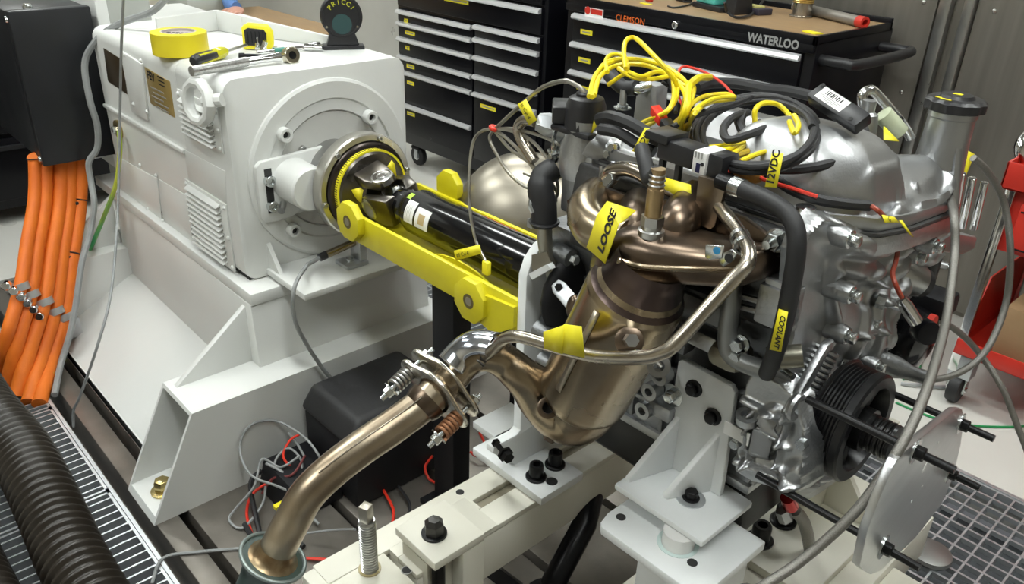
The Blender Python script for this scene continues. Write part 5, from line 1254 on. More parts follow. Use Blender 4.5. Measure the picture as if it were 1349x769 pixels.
# small sockets and extension behind
g=thing('extension_bar','slim chrome extension bar with a green band behind the ratchet','tool',pt(370,66,z=TZ))
a=pt(338,70,z=TZ+.008); b=pt(412,61,z=TZ+.008); d_=(b-a).normalized(); L=(b-a).length
MB().tube([a,b],.005,12).build('bar',chrome,g); MB().lathe(a+d_*L*.3,d_,[(0,.007),(L*.18,.007)],14).build('green_band',mat('green_band',(.05,.22,.17),.4),g); MB().lathe(b-d_*.012,d_,[(0,.008),(.012,.010),(.03,.010)],14).build('socket_end',chrome,g)
g=tag(MB().lathe(pt(315,74,z=TZ+.008),(.6,.8,0),[(0,.0075),(.012,.0075),(.013,.006),(.05,.0055)],12).build('black_socket',boltb),'small black drive socket lying between ratchet and tape measure','socket')
for i,(a,b,l) in enumerate(((340,65,'upright'),(345,70,'tilted'))):
    p=pt(a,b,z=TZ); tag(MB().lathe((p.x,p.y,TZ),(0,0,1) if i==0 else (.2,.3,.9),[(0,.008),(.014,.008),(.018,.0065),(.03,.0065),(.03,.004),(.02,.004)],16).build('chrome_socket',chrome),'small chrome %s socket by the tape measure'%l,'socket','chrome sockets')
g=tag(MB().lathe(pt(402,62,z=TZ+.009),(.75,.62,0),[(0,.0085),(.02,.0085),(.021,.007),(.045,.007)],14).build('adapter_socket',chrome),'chrome socket adapter at the right end of the tool heap','socket')
# round black instrument on a foot
p=pt(452,64,z=TZ); g=thing('disc_instrument','round black disc instrument with yellow writing standing on the dynamometer','instrument',(p.x,p.y,TZ))
fu=V((.45,.89,0)).normalized(); fn=V((.89,-.45,0)).normalized()
MB().obox(p+V((0,0,.005)),fu*.052,fn*.02,V((0,0,.005))).build('foot',blackp,g,bev=.003)
MB().loft([[p+fu*s*.040+fn*t*.013+V((0,0,.01)) for s,t in ((-1,-1),(1,-1),(1,1),(-1,1))],[p+fu*s*.030+fn*t*.010+V((0,0,.04)) for s,t in ((-1,-1),(1,-1),(1,1),(-1,1))]]).build('stand',blackp,g,bev=.002)
c=p+V((0,0,.078))
MB().lathe(c-fn*.012,fn,[(0,.048),(.003,.051),(.021,.051),(.024,.048),(.024,.044),(.0225,.043),(.0225,0)],48,cap=False).build('disc',blackp,g)
MB().lathe(c+fn*.0106-V((0,0,.018)),fn,[(0,.024),(.0006,.024)],28).build('teal_patch',mat('faded_teal',(.02,.06,.06),.6),g)
yk=mat('yellow_marker',(.55,.55,.03),.5)
for k,ch in enumerate('PRICCI'):
    an=math.radians(52-21*k); r_=.029; text(ch,.016,c+fn*.0112-fu*r_*math.sin(an)+V((0,0,r_*math.cos(an))),fu*math.cos(an)+V((0,0,math.sin(an))),-fu*math.sin(an)+V((0,0,math.cos(an))),yk,g,'lettering',align='CENTER')
for s in (-1,1): MB().lathe(c+fn*.011+fu*s*.037-V((0,0,.024)),fn,[(0,.0035),(.002,.003)],10).build('screw',chrome,g)
# ================================================================== BACKGROUND DESK ITEMS BEHIND THE DYNAMOMETER
dk=thing('desk','pale desk top behind the dynamometer with papers and boxes','desk',(-3.9,1.75,0))
wz=.64
MB().box((-4.25,1.35,wz-.03),(-3.35,2.1,wz)).build('desk_top',woodm,dk,bev=.004)
for x,y in ((-4.2,1.4),(-4.2,2.05),(-3.4,1.4),(-3.4,2.05)): MB().box((x-.02,y-.02,0),(x+.02,y+.02,wz-.03)).build('leg',zincd,dk)
p=pt(262,6,z=wz+.03); t=tag(MB().box((p.x-.16,p.y-.10,wz),(p.x+.10,p.y+.10,wz+.07)).build('grey_box',mat('pale_grey_plastic',(.45,.48,.45),.5),bev=.006),'pale grey plastic box on the desk behind the dynamometer','box')
# person at the desk: forearm in a blue sleeve with a resting hand
pr=thing('person','person in a blue sleeve resting a hand on the desk behind the dynamometer','person',pt(300,8,z=wz))
sk=mat('skin',(.55,.30,.22),.5,c2=(.50,.26,.19)); bl=mat('blue_sleeve',(.10,.20,.45),.8)
w0=pt(312,11,z=wz+.045); e0_=w0+V((-.42,.10,.20))
MB().tube(smoothpath([w0+V((.0,0,0)),w0+V((-.06,.0,.01)),w0.lerp(e0_,.6),e0_,e0_+V((.05,.20,.28))],5),[.030]*4+[.036]*5+[.045]*8+[.055]*4,14).build('sleeve',bl,pr)
hb=MB(); hd=V((.80,-.55,-.12)).normalized(); hs=V((.55,.80,0)).normalized()
hb.ell(w0+hd*.05,hd*.055,hs*.042,V((0,0,.018)))
for k,l in enumerate((.070,.080,.076,.060)):
    b0_=w0+hd*.085+hs*(-.030+.02*k); hb.tube([b0_,b0_+hd*l*.5+V((0,0,.006)),b0_+hd*l*.85-V((0,0,.012)),b0_+hd*l-V((0,0,.022))],[.0095,.009,.008,.006],8)
b0_=w0+hd*.03-hs*.035; hb.tube([b0_,b0_+hd*.03-hs*.02,b0_+hd*.06-hs*.028],[.011,.010,.007],8)
hb.build('hand',sk,pr,ang=70)
# ================================================================== FRONT PLATE WITH THREADED RODS
def onplate(px,py):
    x=-.225
    for _ in range(8): p=pt(px,py,x=x); x=-.225-.085*(p.y-.86)
    return pt(px,py,x=x)
pn=V((1,.085,0)).normalized()
pts=[(1139,752),(1133,746),(1143,700),(1160,655),(1174,622),(1182,606),(1194,593),(1260,539),(1268,539),(1271,549),(1266,585),(1256,628),(1240,665),(1205,710),(1160,752),(1148,757)]
P=[onplate(a,b) for a,b in pts]
ft=thing('front_plate','shaped aluminium plate held in front of the crank pulley by threaded rods','plate',(-.225,.95,.52))
MB().prism(P,-pn*.010).build('plate',alup,ft,bev=.002)
def rod(hx,hy,back,fwd_=.045):
    h=onplate(hx,hy)
    MB().cyl((back,h.y,h.z),(h.x+fwd_,h.y,h.z),.0052,n=12).build('threaded_rod',boltb,ft)
    MB().lathe(h,pn,[(0,.016),(.002,.016)],24).build('washer',zinc,ft)
    MB().hexbolt(h+pn*.002,pn,.009,.010).build('nut',boltb,ft,bev=.001)
    MB().hexbolt(h-pn*.010,-pn,.009,.009).build('nut',boltb,ft,bev=.001)
rod(1205,594,-.36); rod(1265,558,-.41); rod(1250,623,-.32); rod(1163,720,-.40)
for a,b in ((1215,640),(1236,583),(1201,660)):
    p=onplate(a,b); MB().lathe(p-pn*.0002,pn,[(0,.0022),(.0006,.0022)],10).build('drill_mark',paper,ft)
p=onplate(1218,616); MB().lathe(p-pn*.0002,pn,[(0,.0075),(.0006,.0075)],6).build('centre_hole',paper,ft)
# ================================================================== VALVE MODULE AT THE REAR OF THE HEAD
eg=thing('throttle_valve','cast aluminium valve module with black motor cap at the rear of the engine','valve',pt(770,250,y=.93))
Y=.905
def q_(a,b,y=Y): return pt(a,b,y=y)
MB().lathe(q_(768,215),(0,0,1),[(-.02,.034),(.0,.038),(.03,.036),(.045,.030),(.07,.030)],24).build('valve_body',alu,eg)
MB().box(q_(770,172)+V((-.045,-.03,-.004)),q_(770,172)+V((.035,.035,.006))).build('motor_flange',blackp,eg,bev=.004)
MB().lathe(q_(770,168),(0,0,1),[(0,.031),(.035,.030),(.045,.026),(.048,.02)],28).build('motor_cap',blackp,eg)
MB().lathe(q_(770,140),(0,0,1),[(0,.014),(.02,.014),(.022,.011)],16).build('cap_knob',blackp,eg)
MB().obox(q_(742,146),V((.022,-.022,0)),V((.012,.012,0)),V((0,0,.013))).build('motor_connector',blackp,eg,bev=.003)
a,b=q_(708,160,.90),q_(750,172,.93); d_=(b-a).normalized()
MB().lathe(a,d_,[(0,.014),(.015,.019),(.035,.019),(.037,.021)],6).build('hex_fitting',zincd,eg)
MB().lathe(a+d_*.03,d_,[(0,.021),(.02,.023),(.05,.023),(.06,.021),(.08,.02)],20).build('inlet_stub',alu,eg)
MB().lathe(q_(792,185,.94),(.7,.6,-.2),[(-.04,.022),(.0,.026),(.05,.026),(.09,.03)],20).build('outlet_casting',alu,eg)
MB().lathe(q_(812,205,.93),(.6,.5,-.3),[(-.05,.03),(.0,.034),(.05,.03)],18).build('outlet_casting',aluf,eg)
MB().box(q_(772,240)+V((-.03,-.025,-.05)),q_(772,240)+V((.03,.03,.05))).build('mount_block',alu,eg,bev=.006)
MB().box(q_(775,265)+V((-.025,-.02,-.045)),q_(775,265)+V((.025,.03,.03))).build('black_spacer',blackm,eg,bev=.003)
for a,b,r_ in ((800,200,.03),(818,226,.034),(792,238,.028),(806,255,.024),(752,196,.022)):
    MB().ell(q_(a,b,.915),(r_,0,0),(0,r_*.8,0),(0,0,r_*.9)).build('valve_casting',alu,eg,ang=80)
for a,b in ((806,205),(812,196),(795,212),(732,208),(745,205),(815,243),(803,246)):
    q=MB().hexbolt(q_(a,b,.905),(-.1,-1,.3),.007,.011,.009).build('bolt_head',zinc,eg)
MB().lathe(q_(720,190,.915),(.8,.5,0),[(0,.016),(.05,.016),(.052,.018),(.07,.018)],16).build('black_stub',blackp,eg)
MB().torus(q_(732,187,.90),(.8,.5,0),.0185,.003,20,6).build('hose_clip',zinc,eg)
MB().tube(smoothpath([q_(724,198,.90),q_(727,203,.89),q_(735,200,.89)],4),.004,8).build('clip_ear',zinc,eg)
MB().tube(smoothpath([q_(706,160,.90),q_(692,158,.90),q_(683,168,.90),q_(688,186,.90),q_(704,212,.90)],5),.0095,12).build('air_tube',pipes,eg)
# black coolant hose with clips and steel tail pipe
ch=thing('coolant_hose','black rubber coolant hose with wire clips beside the valve module','hose',pt(715,290,y=.87))
MB().tube(smoothpath([q_(730,222,.90),q_(715,232,.88),q_(712,250,.87),(q_(716,270,.87)),q_(717,297,.87)],5),[.019]*8+[.021]*13,16).build('hose',rubber,ch)
MB().torus(q_(717,292,.87),(0,0,1),.0225,.003,24,6).build('hose_clip',blackp,ch); MB().box(q_(700,294,.86)+V((-.006,-.004,-.007)),q_(700,294,.86)+V((.006,.004,.007))).build('clip_tongue',steel,ch)
MB().tube(smoothpath([q_(701,262,.855),q_(699,270,.85),q_(703,280,.85)],4),.005,8).build('clip_screw',zinc,ch)
MB().tube(smoothpath([q_(717,296,.87),q_(718,318,.87),q_(722,340,.87),(q_(730,365,.87)),q_(738,390,.87)],5),.0125,14).build('tail_pipe',mat('satin_tail_pipe',(.4,.39,.34),.35,.9),ch)
P=[q_(a,b,.855) for a,b in ((702,335),(722,331),(729,350),(706,362),(702,352))]; MB().prism([(p.x,.855,p.z) for p in P],(0,-.003,0)).build('bracket_plate',mat('bronze_plate',(.3,.27,.21),.4,.8),ch)
P=[q_(a,b,.853) for a,b in ((703,358),(728,345),(732,352),(708,366))]; MB().prism([(p.x,.853,p.z) for p in P],(0,-.012,0)).build('bracket_arm',bwhite,ch)
# domed steel bowl behind the valve module
dm=pt(692,296,w=1.80)
t=thing('steel_dome','large brushed steel dome standing behind the valve module','dome',dm)
ad=(CAM-dm).normalized()
MB().lathe(dm-ad*.06,(.55,-.75,.35),[(0,.165),(.02,.165),(.05,.155),(.085,.128),(.11,.085),(.12,.04),(.122,0)],48,cap=False).build('dome',mat('champagne_brushed_steel',(.33,.30,.245),.36,.95,c2=(.28,.255,.21),ns=5,stretch=(1,1,8)),t)
MB().lathe(dm-ad*.06,(-.55,.75,-.35),[(0,.165),(.05,.165)],40).build('rim',steel,t)
MB().box((dm.x-.05,dm.y+.02,0),(dm.x+.05,dm.y+.12,dm.z-.05)).build('stand',blackm,t)
# ================================================================== CABLES ON TOP OF THE ENGINE
cab=cable
def C_(px,py,z): return pt(px,py,z=z)
def path(name,pts,r,mt,label,cat='cable',group=None,k=8,n=8,closed=False):
    P=smoothpath([pt(a,b,z=z) for a,b,z in pts],k,closed)
    return tag(MB().tube(P,r,n,closed=closed).build(name,mt),label,cat,group)
ky='yellow cables over the engine'
path('yellow_cable',[(780,128,1.030),(783,108,1.030),(795,85,1.040),(815,78,1.050),(850,80,1.050),(880,92,1.040),(888,120,1.030),(880,145,1.020),(850,160,0.995),(835,168,0.960)],.0036,ywire,'yellow cable looping leftmost over the engine cover',group=ky)
path('yellow_cable',[(776,127,1.030),(785,98,1.035),(805,82,1.045),(835,78,1.050),(868,84,1.050),(895,100,1.040),(905,115,1.030),(900,140,1.000),(895,170,0.965)],.0036,ywire,'yellow cable in the loop above the breather hose',group=ky)
path('yellow_cable',[(824,90,1.050),(822,65,1.070),(826,52,1.080),(838,51,1.080),(860,72,1.075),(885,100,1.050),(892,118,1.030),(886,138,1.020),(862,160,0.995),(840,172,0.960)],.0036,ywire,'yellow cable rising in the tallest narrow loop',group=ky)
path('yellow_cable',[(800,95,1.040),(798,80,1.045),(806,72,1.050),(822,74,1.050),(826,92,1.045),(812,104,1.030),(800,112,1.020)],.0035,ywire,'small yellow cable loop beside the breather hose',group=ky)
path('yellow_cable',[(815,90,1.045),(835,102,1.040),(860,104,1.040),(890,100,1.040),(908,112,1.035),(914,118,1.030),(905,150,1.000),(898,172,0.960)],.0036,ywire,'yellow cable passing behind the grey tower',group=ky)
path('yellow_cable',[(935,102,1.032),(920,103,1.050),(908,115,1.040),(905,140,1.030),(893,168,0.995),(890,176,0.960)],.0055,ywire,'short thick yellow cable end curling up behind',group=ky)
path('yellow_cable',[(896,172,0.965),(905,145,1.025),(925,128,1.017),(955,124,1.022),(968,128,1.022)],.0035,ywire,'yellow cable arching into the tied bundle',group=ky)
path('yellow_cable',[(903,172,0.965),(915,150,1.025),(935,135,1.017),(968,130,1.022)],.0035,ywire,'second yellow cable arching into the tied bundle',group=ky)
path('yellow_cable',[(995,165,1.012),(995,145,1.032),(1006,136,1.037),(1025,138,1.032),(1040,152,1.022),(1048,168,1.012),(1044,180,1.007)],.0036,ywire,'yellow cable loop inside the black cable coil',group=ky)
path('yellow_cable',[(930,195,0.997),(950,192,0.997),(970,188,0.997),(1000,190,0.997)],.0035,ywire,'yellow cable running low under the black coil',group=ky)
path('yellow_cable',[(945,207,0.992),(965,202,0.997),(985,190,0.997),(1010,185,0.997)],.0035,ywire,'second yellow cable running low under the black coil',group=ky)
path('yellow_cable',[(975,213,0.992),(1000,202,0.997),(1030,195,0.997),(1048,190,0.997)],.0035,ywire,'yellow cable with stripped end by the connector',group=ky)
path('yellow_cable',[(958,208,0.992),(985,200,0.992),(1020,192,0.997)],.0045,mat('old_yellow_wire',(.6,.42,.02),.4),'dull yellow cable beneath the black coil',group=ky)
path('yellow_cable',[(783,126,1.03),(790,102,1.035),(810,87,1.045),(845,85,1.05),(875,96,1.04),(898,111,1.035),(912,117,1.03)],.0036,ywire,'inner yellow cable of the left loop ending by the red wire',group=ky)
path('yellow_cable',[(828,95,1.05),(845,101,1.045),(864,95,1.045),(882,100,1.04),(902,122,1.03),(900,150,1.02),(880,168,.96)],.0036,ywire,'yellow cable crossing in front of the grey tower',group=ky)
path('yellow_cable',[(907,170,.965),(912,150,1.02),(926,137,1.03),(946,129,1.03),(967,128,1.025)],.0035,ywire,'innermost yellow cable of the tied bundle',group=ky)
path('yellow_cable',[(935,200,1.0),(960,196,1.0),(990,186,1.0),(1016,188,1.0)],.0035,ywire,'yellow cable between the two low cables under the coil',group=ky)
path('yellow_cable',[(1040,160,1.035),(1046,175,1.03),(1052,165,1.035),(1046,152,1.04)],.0035,ywire,'small yellow twist inside the right of the coil',group=ky)
kb='black cables over the engine'
# black coil: loops of one long cable
cc0=C_(985,182,1.0)
P=[]
for i in range(4*40):
    a=2*math.pi*i/40; w_=i/160
    sx=82-9*w_+3*math.sin(a*.5); sy=50-7*w_+3*math.sin(a*.7+1)
    px_=997+sx*math.cos(a)-6*math.sin(a); py_=174+sy*math.sin(a)+.10*sx*math.cos(a)*0
    P.append(pt(px_,py_,z=1.0+.024*math.cos(a)-.006*math.sin(a)+.010*w_))
tag(MB().tube(P,.0046,10).build('cable_coil',rubber),'large coil of thick black cable lying on the engine cover','cable')
path('black_cable',[(1048,158,1.02),(1020,165,1.02),(985,178,1.015),(960,184,1.01),(953,170,1.01),(965,155,1.02),(985,148,1.02)],.0055,rubber,'black cable crossing inside the coil',group=kb)
path('black_cable',[(978,150,1.02),(975,165,1.01),(990,185,1.0),(1020,192,1.0),(1060,190,1.0),(1090,185,1.0)],.007,rubber,'black cable leaving the coil towards the control box',group=kb)
path('black_cable',[(972,160,1.01),(985,182,1.0),(1015,197,.995),(1060,200,.995),(1100,195,1.0)],.006,rubber,'lower black cable leaving the coil to the right',group=kb)
path('black_cable',[(1133,155,1.02),(1140,180,1.01),(1128,200,1.0),(1090,216,1.0),(1050,223,.995),(1010,222,.99)],.0062,rubber,'black cable sweeping from the control box over the bright dome',group=kb)
path('black_cable',[(1000,160,1.0),(1006,190,1.0),(1012,205,.99)],.004,rubber,'thin dark lead dropping through the coil',group=kb)
path('black_conduit',[(917,116,1.0),(935,110,1.0),(970,110,1.0),(1010,117,1.0),(1040,120,1.0),(1075,128,1.0)],.009,rubber,'black conduit along the back of the engine cover',group=kb)
path('black_cable',[(885,168,1.0),(910,155,1.01),(940,145,1.015),(965,138,1.02),(990,128,1.02)],.004,rubber,'thin black lead from the red plug to the coil',group=kb)
path('black_cable',[(1008,225,.98),(1040,248,.97),(1075,262,.965),(1110,268,.96),(1145,271,.955)],.007,rubber,'black sheathed lead along the edge of the cover',group=kb)
path('black_cable',[(790,157,.99),(805,155,1.0),(830,163,1.0),(860,180,.99),(890,195,.985)],.010,rubber,'black cable between the valve module and the connector',group=kb)
path('black_cable',[(790,170,.985),(815,175,.985),(840,190,.975),(862,200,.97)],.0085,rubber,'shorter black cable below the other at the valve module',group=kb)
path('thin_black_wire',[(867,98,1.03),(866,90,1.04),(874,90,1.04),(882,108,1.02),(890,130,1.01),(890,148,1.0)],.003,rubber,'thin black wire with curled end by the grey tower',group=kb)
path('thin_black_wire',[(872,108,1.02),(890,118,1.01),(920,128,1.01),(950,132,1.01),(968,130,1.01)],.0028,rubber,'thin black wire stretched to the tied bundle',group=kb)
path('thin_grey_wire',[(892,90,1.03),(894,100,1.02),(891,118,1.01),(893,128,1.005)],.003,graycb,'short grey wire standing by the red wire',group=kb)
path('red_wire',[(893,128,1.0),(892,110,1.02),(895,92,1.035),(905,88,1.035),(930,96,1.03),(952,110,1.02),(966,125,1.01)],.0022,redw,'thin red wire arching behind the yellow cables',group='red wires')
path('red_wire',[(893,125,1.0),(900,140,.99),(912,152,.985),(922,160,.98)],.0022,redw,'red wire descending under the yellow cables',group='red wires')
path('red_wire',[(935,220,.985),(960,225,.985),(985,225,.985),(1010,238,.98),(1040,247,.975),(1077,259,.97)],.0026,redw,'red wire running along the cover below the tag',group='red wires')
path('sensor_lead',[(1147,271,.957),(1160,280,.95),(1172,295,.92),(1180,310,.90),(1183,325,.88),(1180,345,.86),(1176,360,.85),(1180,375,.84),(1188,392,.82)],.0032,mat('red_black_lead',(.6,.08,.03),.4,c2=(.02,.02,.02),ns=24),'red and black sensor lead hanging over the timing cover')
d_=V((.4,.3,-.6)).normalized(); tag(MB().lathe(pt(1187,393,x=-.375),d_,[(0,.007),(.012,.010),(.045,.010),(.047,.006)],12).build('metal_plug',chrome),'shiny metal plug on the end of the red sensor lead','plug')
# control box with bar-code label
bc=pt(1107,143,z=1.06); g=thing('control_box','small black control box with bar-code label on top of the cable coil','control box',bc)
a0_,a1_=pt(1083,108,z=1.075),pt(1148,149,z=1.055)
zs_=min((abs((pt(1061,124,z=zq/1000)-a0_).normalized().dot((a1_-a0_).normalized())),zq/1000) for zq in range(1000,1110,2))[1]
A=[a0_,a1_,None,pt(1061,124,z=zs_)]
ux=(A[1]-A[0]); uy=(A[3]-A[0]); nb=ux.cross(uy).normalized(); nb=nb if nb.z>0 else -nb
uy=uy-ux.normalized()*uy.dot(ux.normalized()); nb=ux.cross(uy).normalized(); nb=nb if nb.z>0 else -nb
o0=A[0]
MB().prism([o0,o0+ux,o0+ux+uy,o0+uy],-nb*.019).build('case',blackp,g,bev=.003)
l0=o0+ux*.12+uy*.10
MB().prism([l0,l0+ux*.52,l0+ux*.52+uy*.72,l0+uy*.72],nb*.0006).build('bar_code_label',paper,g)
xx=0.0; sgn=1
for i in range(9):
    wd_=(.012,.02,.012,.025,.015,.012,.02,.012,.022)[i]; a0=l0+ux*(.10+.036*i)+uy*.10
    MB().prism([a0,a0+ux*wd_,a0+ux*wd_+uy*.25,a0+uy*.25],nb*.0009).build('bar',ink,g)
for i,(f0,f1) in enumerate(((.06,.48),(.06,.44),(.16,.36))):
    a0=l0+ux*f0*.95+uy*(.42+.09*i); MB().prism([a0,a0+ux*(f1-f0),a0+ux*(f1-f0)+uy*.035,a0+uy*.035],nb*.0009).build('print_line',inkgrey,g)
for f,h in ((.06,.12),(.86,.80)): MB().lathe(o0+ux*f+uy*h,nb,[(0,.003),(.0008,.003)],10).build('screw_hole',shad,g)
MB().lathe(pt(1120,172,z=1.03),(0,0,-1),[(0,.03),(.05,.03)],6).build('bracket_stand',blackm,g) if False else None
# connector block with white face
cg=thing('connector_block','black electrical connector with a white printed face above the manifold','connector',pt(905,200,z=.99))
a,b=pt(878,180,y=.865),pt(926,196,y=.86); d_=(b-a).normalized(); s_=V((0,0,1)).cross(d_).normalized()
MB().obox(a.lerp(b,.5)+V((0,0,-.012)),d_*.030,s_*.018,V((0,0,.014))).build('housing',blackp,cg,bev=.004)
MB().obox(a+V((0,0,.002)),d_*.020,s_*.021,V((0,0,.006))).build('latch',blackp,cg,bev=.002)
wf=b+d_*.012+V((0,0,-.012)); wfm=MB().obox(wf,d_*.011,s_*.020,V((0,0,.015))).build('white_face',paper,cg,bev=.003)
MB().obox(wf-s_*.0204+V((0,0,-.006)),d_*.003,s_*.0006,V((0,0,.006))).build('print_mark',mat('navy_print',(.01,.01,.06),.5),wfm)
MB().lathe(wf-s_*.0200+d_*.006,-s_,[(0,.0026),(.0008,.0026)],10).build('print_dot',ink,wfm)
for k in range(3): MB().obox(wf-s_*.0204+d_*(-.006+.005*k)+V((0,0,.010)),d_*.0012,s_*.0006,V((0,0,.004))).build('print_mark',inkgrey,wfm)
MB().obox(wf+d_*.022,d_*.012,s_*.017,V((0,0,.016))).build('rear_shell',blackp,cg,bev=.004)
for k in (-1,1): MB().obox(a.lerp(b,.35)+s_*-.01+d_*.014*k+V((0,0,-.04)),d_*.004,s_*.004,V((0,0,.016))).build('locking_tab',blackp,cg,bev=.001)
g=thing('terminal_plug','small black plug with a red tip beside the connector block','plug',pt(876,165,z=.99))
a,b=pt(868,152,z=1.01),pt(882,172,z=.995); d_=(b-a).normalized(); MB().obox(a,d_*.012,d_.cross(V((0,0,1))).normalized()*.008,V((0,0,.006))).build('red_tip',redw,g,bev=.001); MB().obox(b,d_*.013,d_.cross(V((0,0,1))).normalized()*.009,V((0,0,.008))).build('plug_body',blackp,g,bev=.001)
g=tag(MB().lathe(pt(968,222,z=.985),(.75,.25,-.1),[(0,.007),(.006,.011),(.03,.011),(.036,.007)],10).build('crimp_splice',mat('amber_crimp',(.55,.25,.04),.3,c2=(.2,.08,.02),ns=60)),'amber crimp splice on the red wire by the 12 volt tag','splice')
# big black hose to the coolant outlet
g=thing('bypass_hose','black rubber coolant hose bending down past the front of the head','hose',pt(1020,430,y=.80))
HP=[(968,246,.83),(985,252,.825),(1012,264,.82),(1036,280,.815),(1048,302,.81),(1049,335,.805),(1041,385,.805),(1030,435,.805),(1020,468,.815),(1010,492,.835)]
MB().tube(smoothpath([pt(a,b,y=y) for a,b,y in HP],6),.0108,16).build('hose',rubber,g)
a,b=pt(966,245,y=.83),pt(977,249,y=.828); MB().lathe(a,(b-a),[(0,.0122),(.016,.0122)],20).build('hose_clip',zinc,g); MB().lathe(pt(964,244,y=.83)-(b-a).normalized()*.02,(b-a),[(0,.010),(.02,.010)],14).build('spigot',boltb,g)
# thermocouple wires at the left with red tie
def tw(pts,label,r=.0028,mt=mat('thermocouple_steel',(.45,.43,.38),.3,.9)):
    P=smoothpath([pt(a,b,y=y) for a,b,y in pts],8); return tag(MB().tube(P,r,8).build('thermocouple_wire',mt),label,'wire','thermocouple wires')
tw([(789,255,.90),(785,225,.90),(778,180,.90),(772,140,.90),(768,120,.90),(755,110,.90),(741,107,.90),(715,115,.90),(690,135,.90),(668,155,.90),(652,170,.90)],'stiff steel thermocouple arched over the valve module to the red tie',.0036)
tw([(652,170,.90),(636,172,.90),(624,185,.90),(619,215,.90),(618,255,.90),(621,290,.89),(628,320,.89),(640,345,.88),(643,360,.88)],'thin wire falling from the red tie into the yellow guard')
tw([(652,170,.90),(645,180,.90),(650,195,.90),(668,225,.90),(690,245,.90),(712,252,.90),(730,262,.90),(735,245,.90),(725,215,.90),(700,185,.90),(672,172,.90),(652,170,.90)],'wire coil drooping in front of the steel dome')
tw([(652,172,.90),(665,180,.90),(690,205,.90),(715,240,.90),(732,262,.90),(728,268,.90)],'wire slanting across the steel dome to the hose')
tw([(652,170,.90),(680,170,.90),(720,182,.90),(750,200,.90),(758,215,.90),(745,230,.90),(715,236,.90),(690,228,.90)],'wire loop passing in front of the valve module')
tw([(653,174,.90),(672,196,.90),(700,216,.90),(722,235,.90),(735,255,.90)],'second wire slanting across the steel dome')
tag(MB().torus(pt(651,169,y=.90),(.3,.2,1),.006,.004,16,8).build('red_tie',redw),'red twist tie gathering the thermocouple wires','tie')
p=pt(641,352,y=.88); tag(MB().box(p+V((-.008,-.005,-.014)),p+V((.008,.005,.012))).build('yellow_plug',ytape,bev=.002),'small yellow plug hanging over the edge of the guard','plug')
# thermocouple probe seats
p=pt(789,262,y=.86); tag(MB().lathe(p,(0,0,1),[(-.03,.008),(-.01,.008),(-.01,.006),(.01,.006),(.01,.0075),(.02,.0075),(.02,.004),(.05,.0035)],6).build('probe_fitting',steel),'steel probe fitting screwed in the leftmost exhaust runner','fitting')
# ================================================================== TAPE TAGS
def tagplate(name,c4,label,txt=None,size=.02,tm=ink,curl=None,plane=None,th=.0012,txo=(.12,.25),shear=0,vertical=False,bold=0,sx=1,down=False):
    P=[pt(*q[:2],**q[2]) for q in c4]
    g=thing(name,label,'tag',P[0],'yellow tape tags')
    rows=[[P[0],P[1]],[P[3],P[2]]]
    n_=(P[1]-P[0]).cross(P[3]-P[0]).normalized()
    if n_.dot(CAM-P[0])<0: n_=-n_
    if curl:
        rows=[[pt(*a[:2],**a[2]),pt(*b[:2],**b[2])] for a,b in curl]+rows
    q=MB(); q.loft(rows,cap=False,closed=False); o=q.build('tape',ytape,g,ang=60); md=o.modifiers.new('t','SOLIDIFY'); md.thickness=th; md.offset=-1 if False else 0
    if txt:
        xd=(P[1]-P[0]).normalized(); yd=(P[0]-P[3]); W=(P[1]-P[0]).length; Hh=yd.length
        if vertical:
            xd2=(P[0]-P[3]).normalized(); yd2=-xd; o0=P[3]+xd*W*txo[1]+xd2*Hh*txo[0]; o0=P[3]+xd*W*(1-txo[1])+xd2*Hh*txo[0]
        elif down:
            xd2=(P[3]-P[0]).normalized(); yd2=xd; o0=P[0]+xd*W*txo[1]+xd2*Hh*txo[0]
        else:
            xd2=xd; yd2=yd-xd*yd.dot(xd); o0=P[3]+xd*W*txo[0]+yd*txo[1]
        yd2=yd2.normalized(); yd2=(yd2-xd2*yd2.dot(xd2)).normalized()
        if xd2.cross(yd2).dot(n_)<0: pass
        text(txt,size,o0+n_*(th*.5+.0004),xd2,yd2,tm,g,'lettering',th=.0003,shear=shear,bold=bold,sx=sx)
    return g
Dk=lambda **k:k
# LOOSE tag
Ywl=.73
tagplate('tape_tag',[(787,283,Dk(y=.735)),(815,296,Dk(y=.72)),(797,347,Dk(y=.715)),(773,326,Dk(y=.73))],'large yellow tape tag marked LOOSE on the bronze manifold','LOOSE',.019,vertical=True,txo=(.06,.22),bold=.0009,sx=1.0,
  curl=[((838,277,Dk(y=.745)),(826,288,Dk(y=.735))),((815,270,Dk(y=.74)),(820,292,Dk(y=.73))),((800,265,Dk(y=.745)),(816,294,Dk(y=.724)))])
tagplate('tape_tag',[(1017,202,Dk(y=.79)),(1032,202,Dk(y=.79)),(1023,247,Dk(y=.785)),(1008,246,Dk(y=.785))],'upright yellow tape tag reading 12VDC on the black lead','12VDC',.0125,vertical=True,txo=(.05,.28),bold=.0004)
tagplate('tape_tag',[(682,137,Dk(y=.885)),(693,131,Dk(y=.885)),(707,158,Dk(y=.885)),(697,165,Dk(y=.885))],'yellow tape tag lettered Cyl 4 on the arched thermocouple','# Cyl 4',.0095,down=True,txo=(.08,.28))
tagplate('tape_tag',[(598,330,Dk(y=.872)),(632,322,Dk(y=.872)),(634,334,Dk(y=.872)),(601,343,Dk(y=.872))],'yellow tape tag lettered #1 Cyl 4 above the guard rail','#1 Cyl 4',.011,txo=(.08,.28))
tagplate('tape_tag',[(850,168,Dk(y=.86)),(860,171,Dk(y=.86)),(848,204,Dk(y=.855)),(833,199,Dk(y=.855))],'yellow tape tag on the black cable above the oxygen sensor','UCKa',.011,down=True,txo=(.12,.3),bold=.0003)
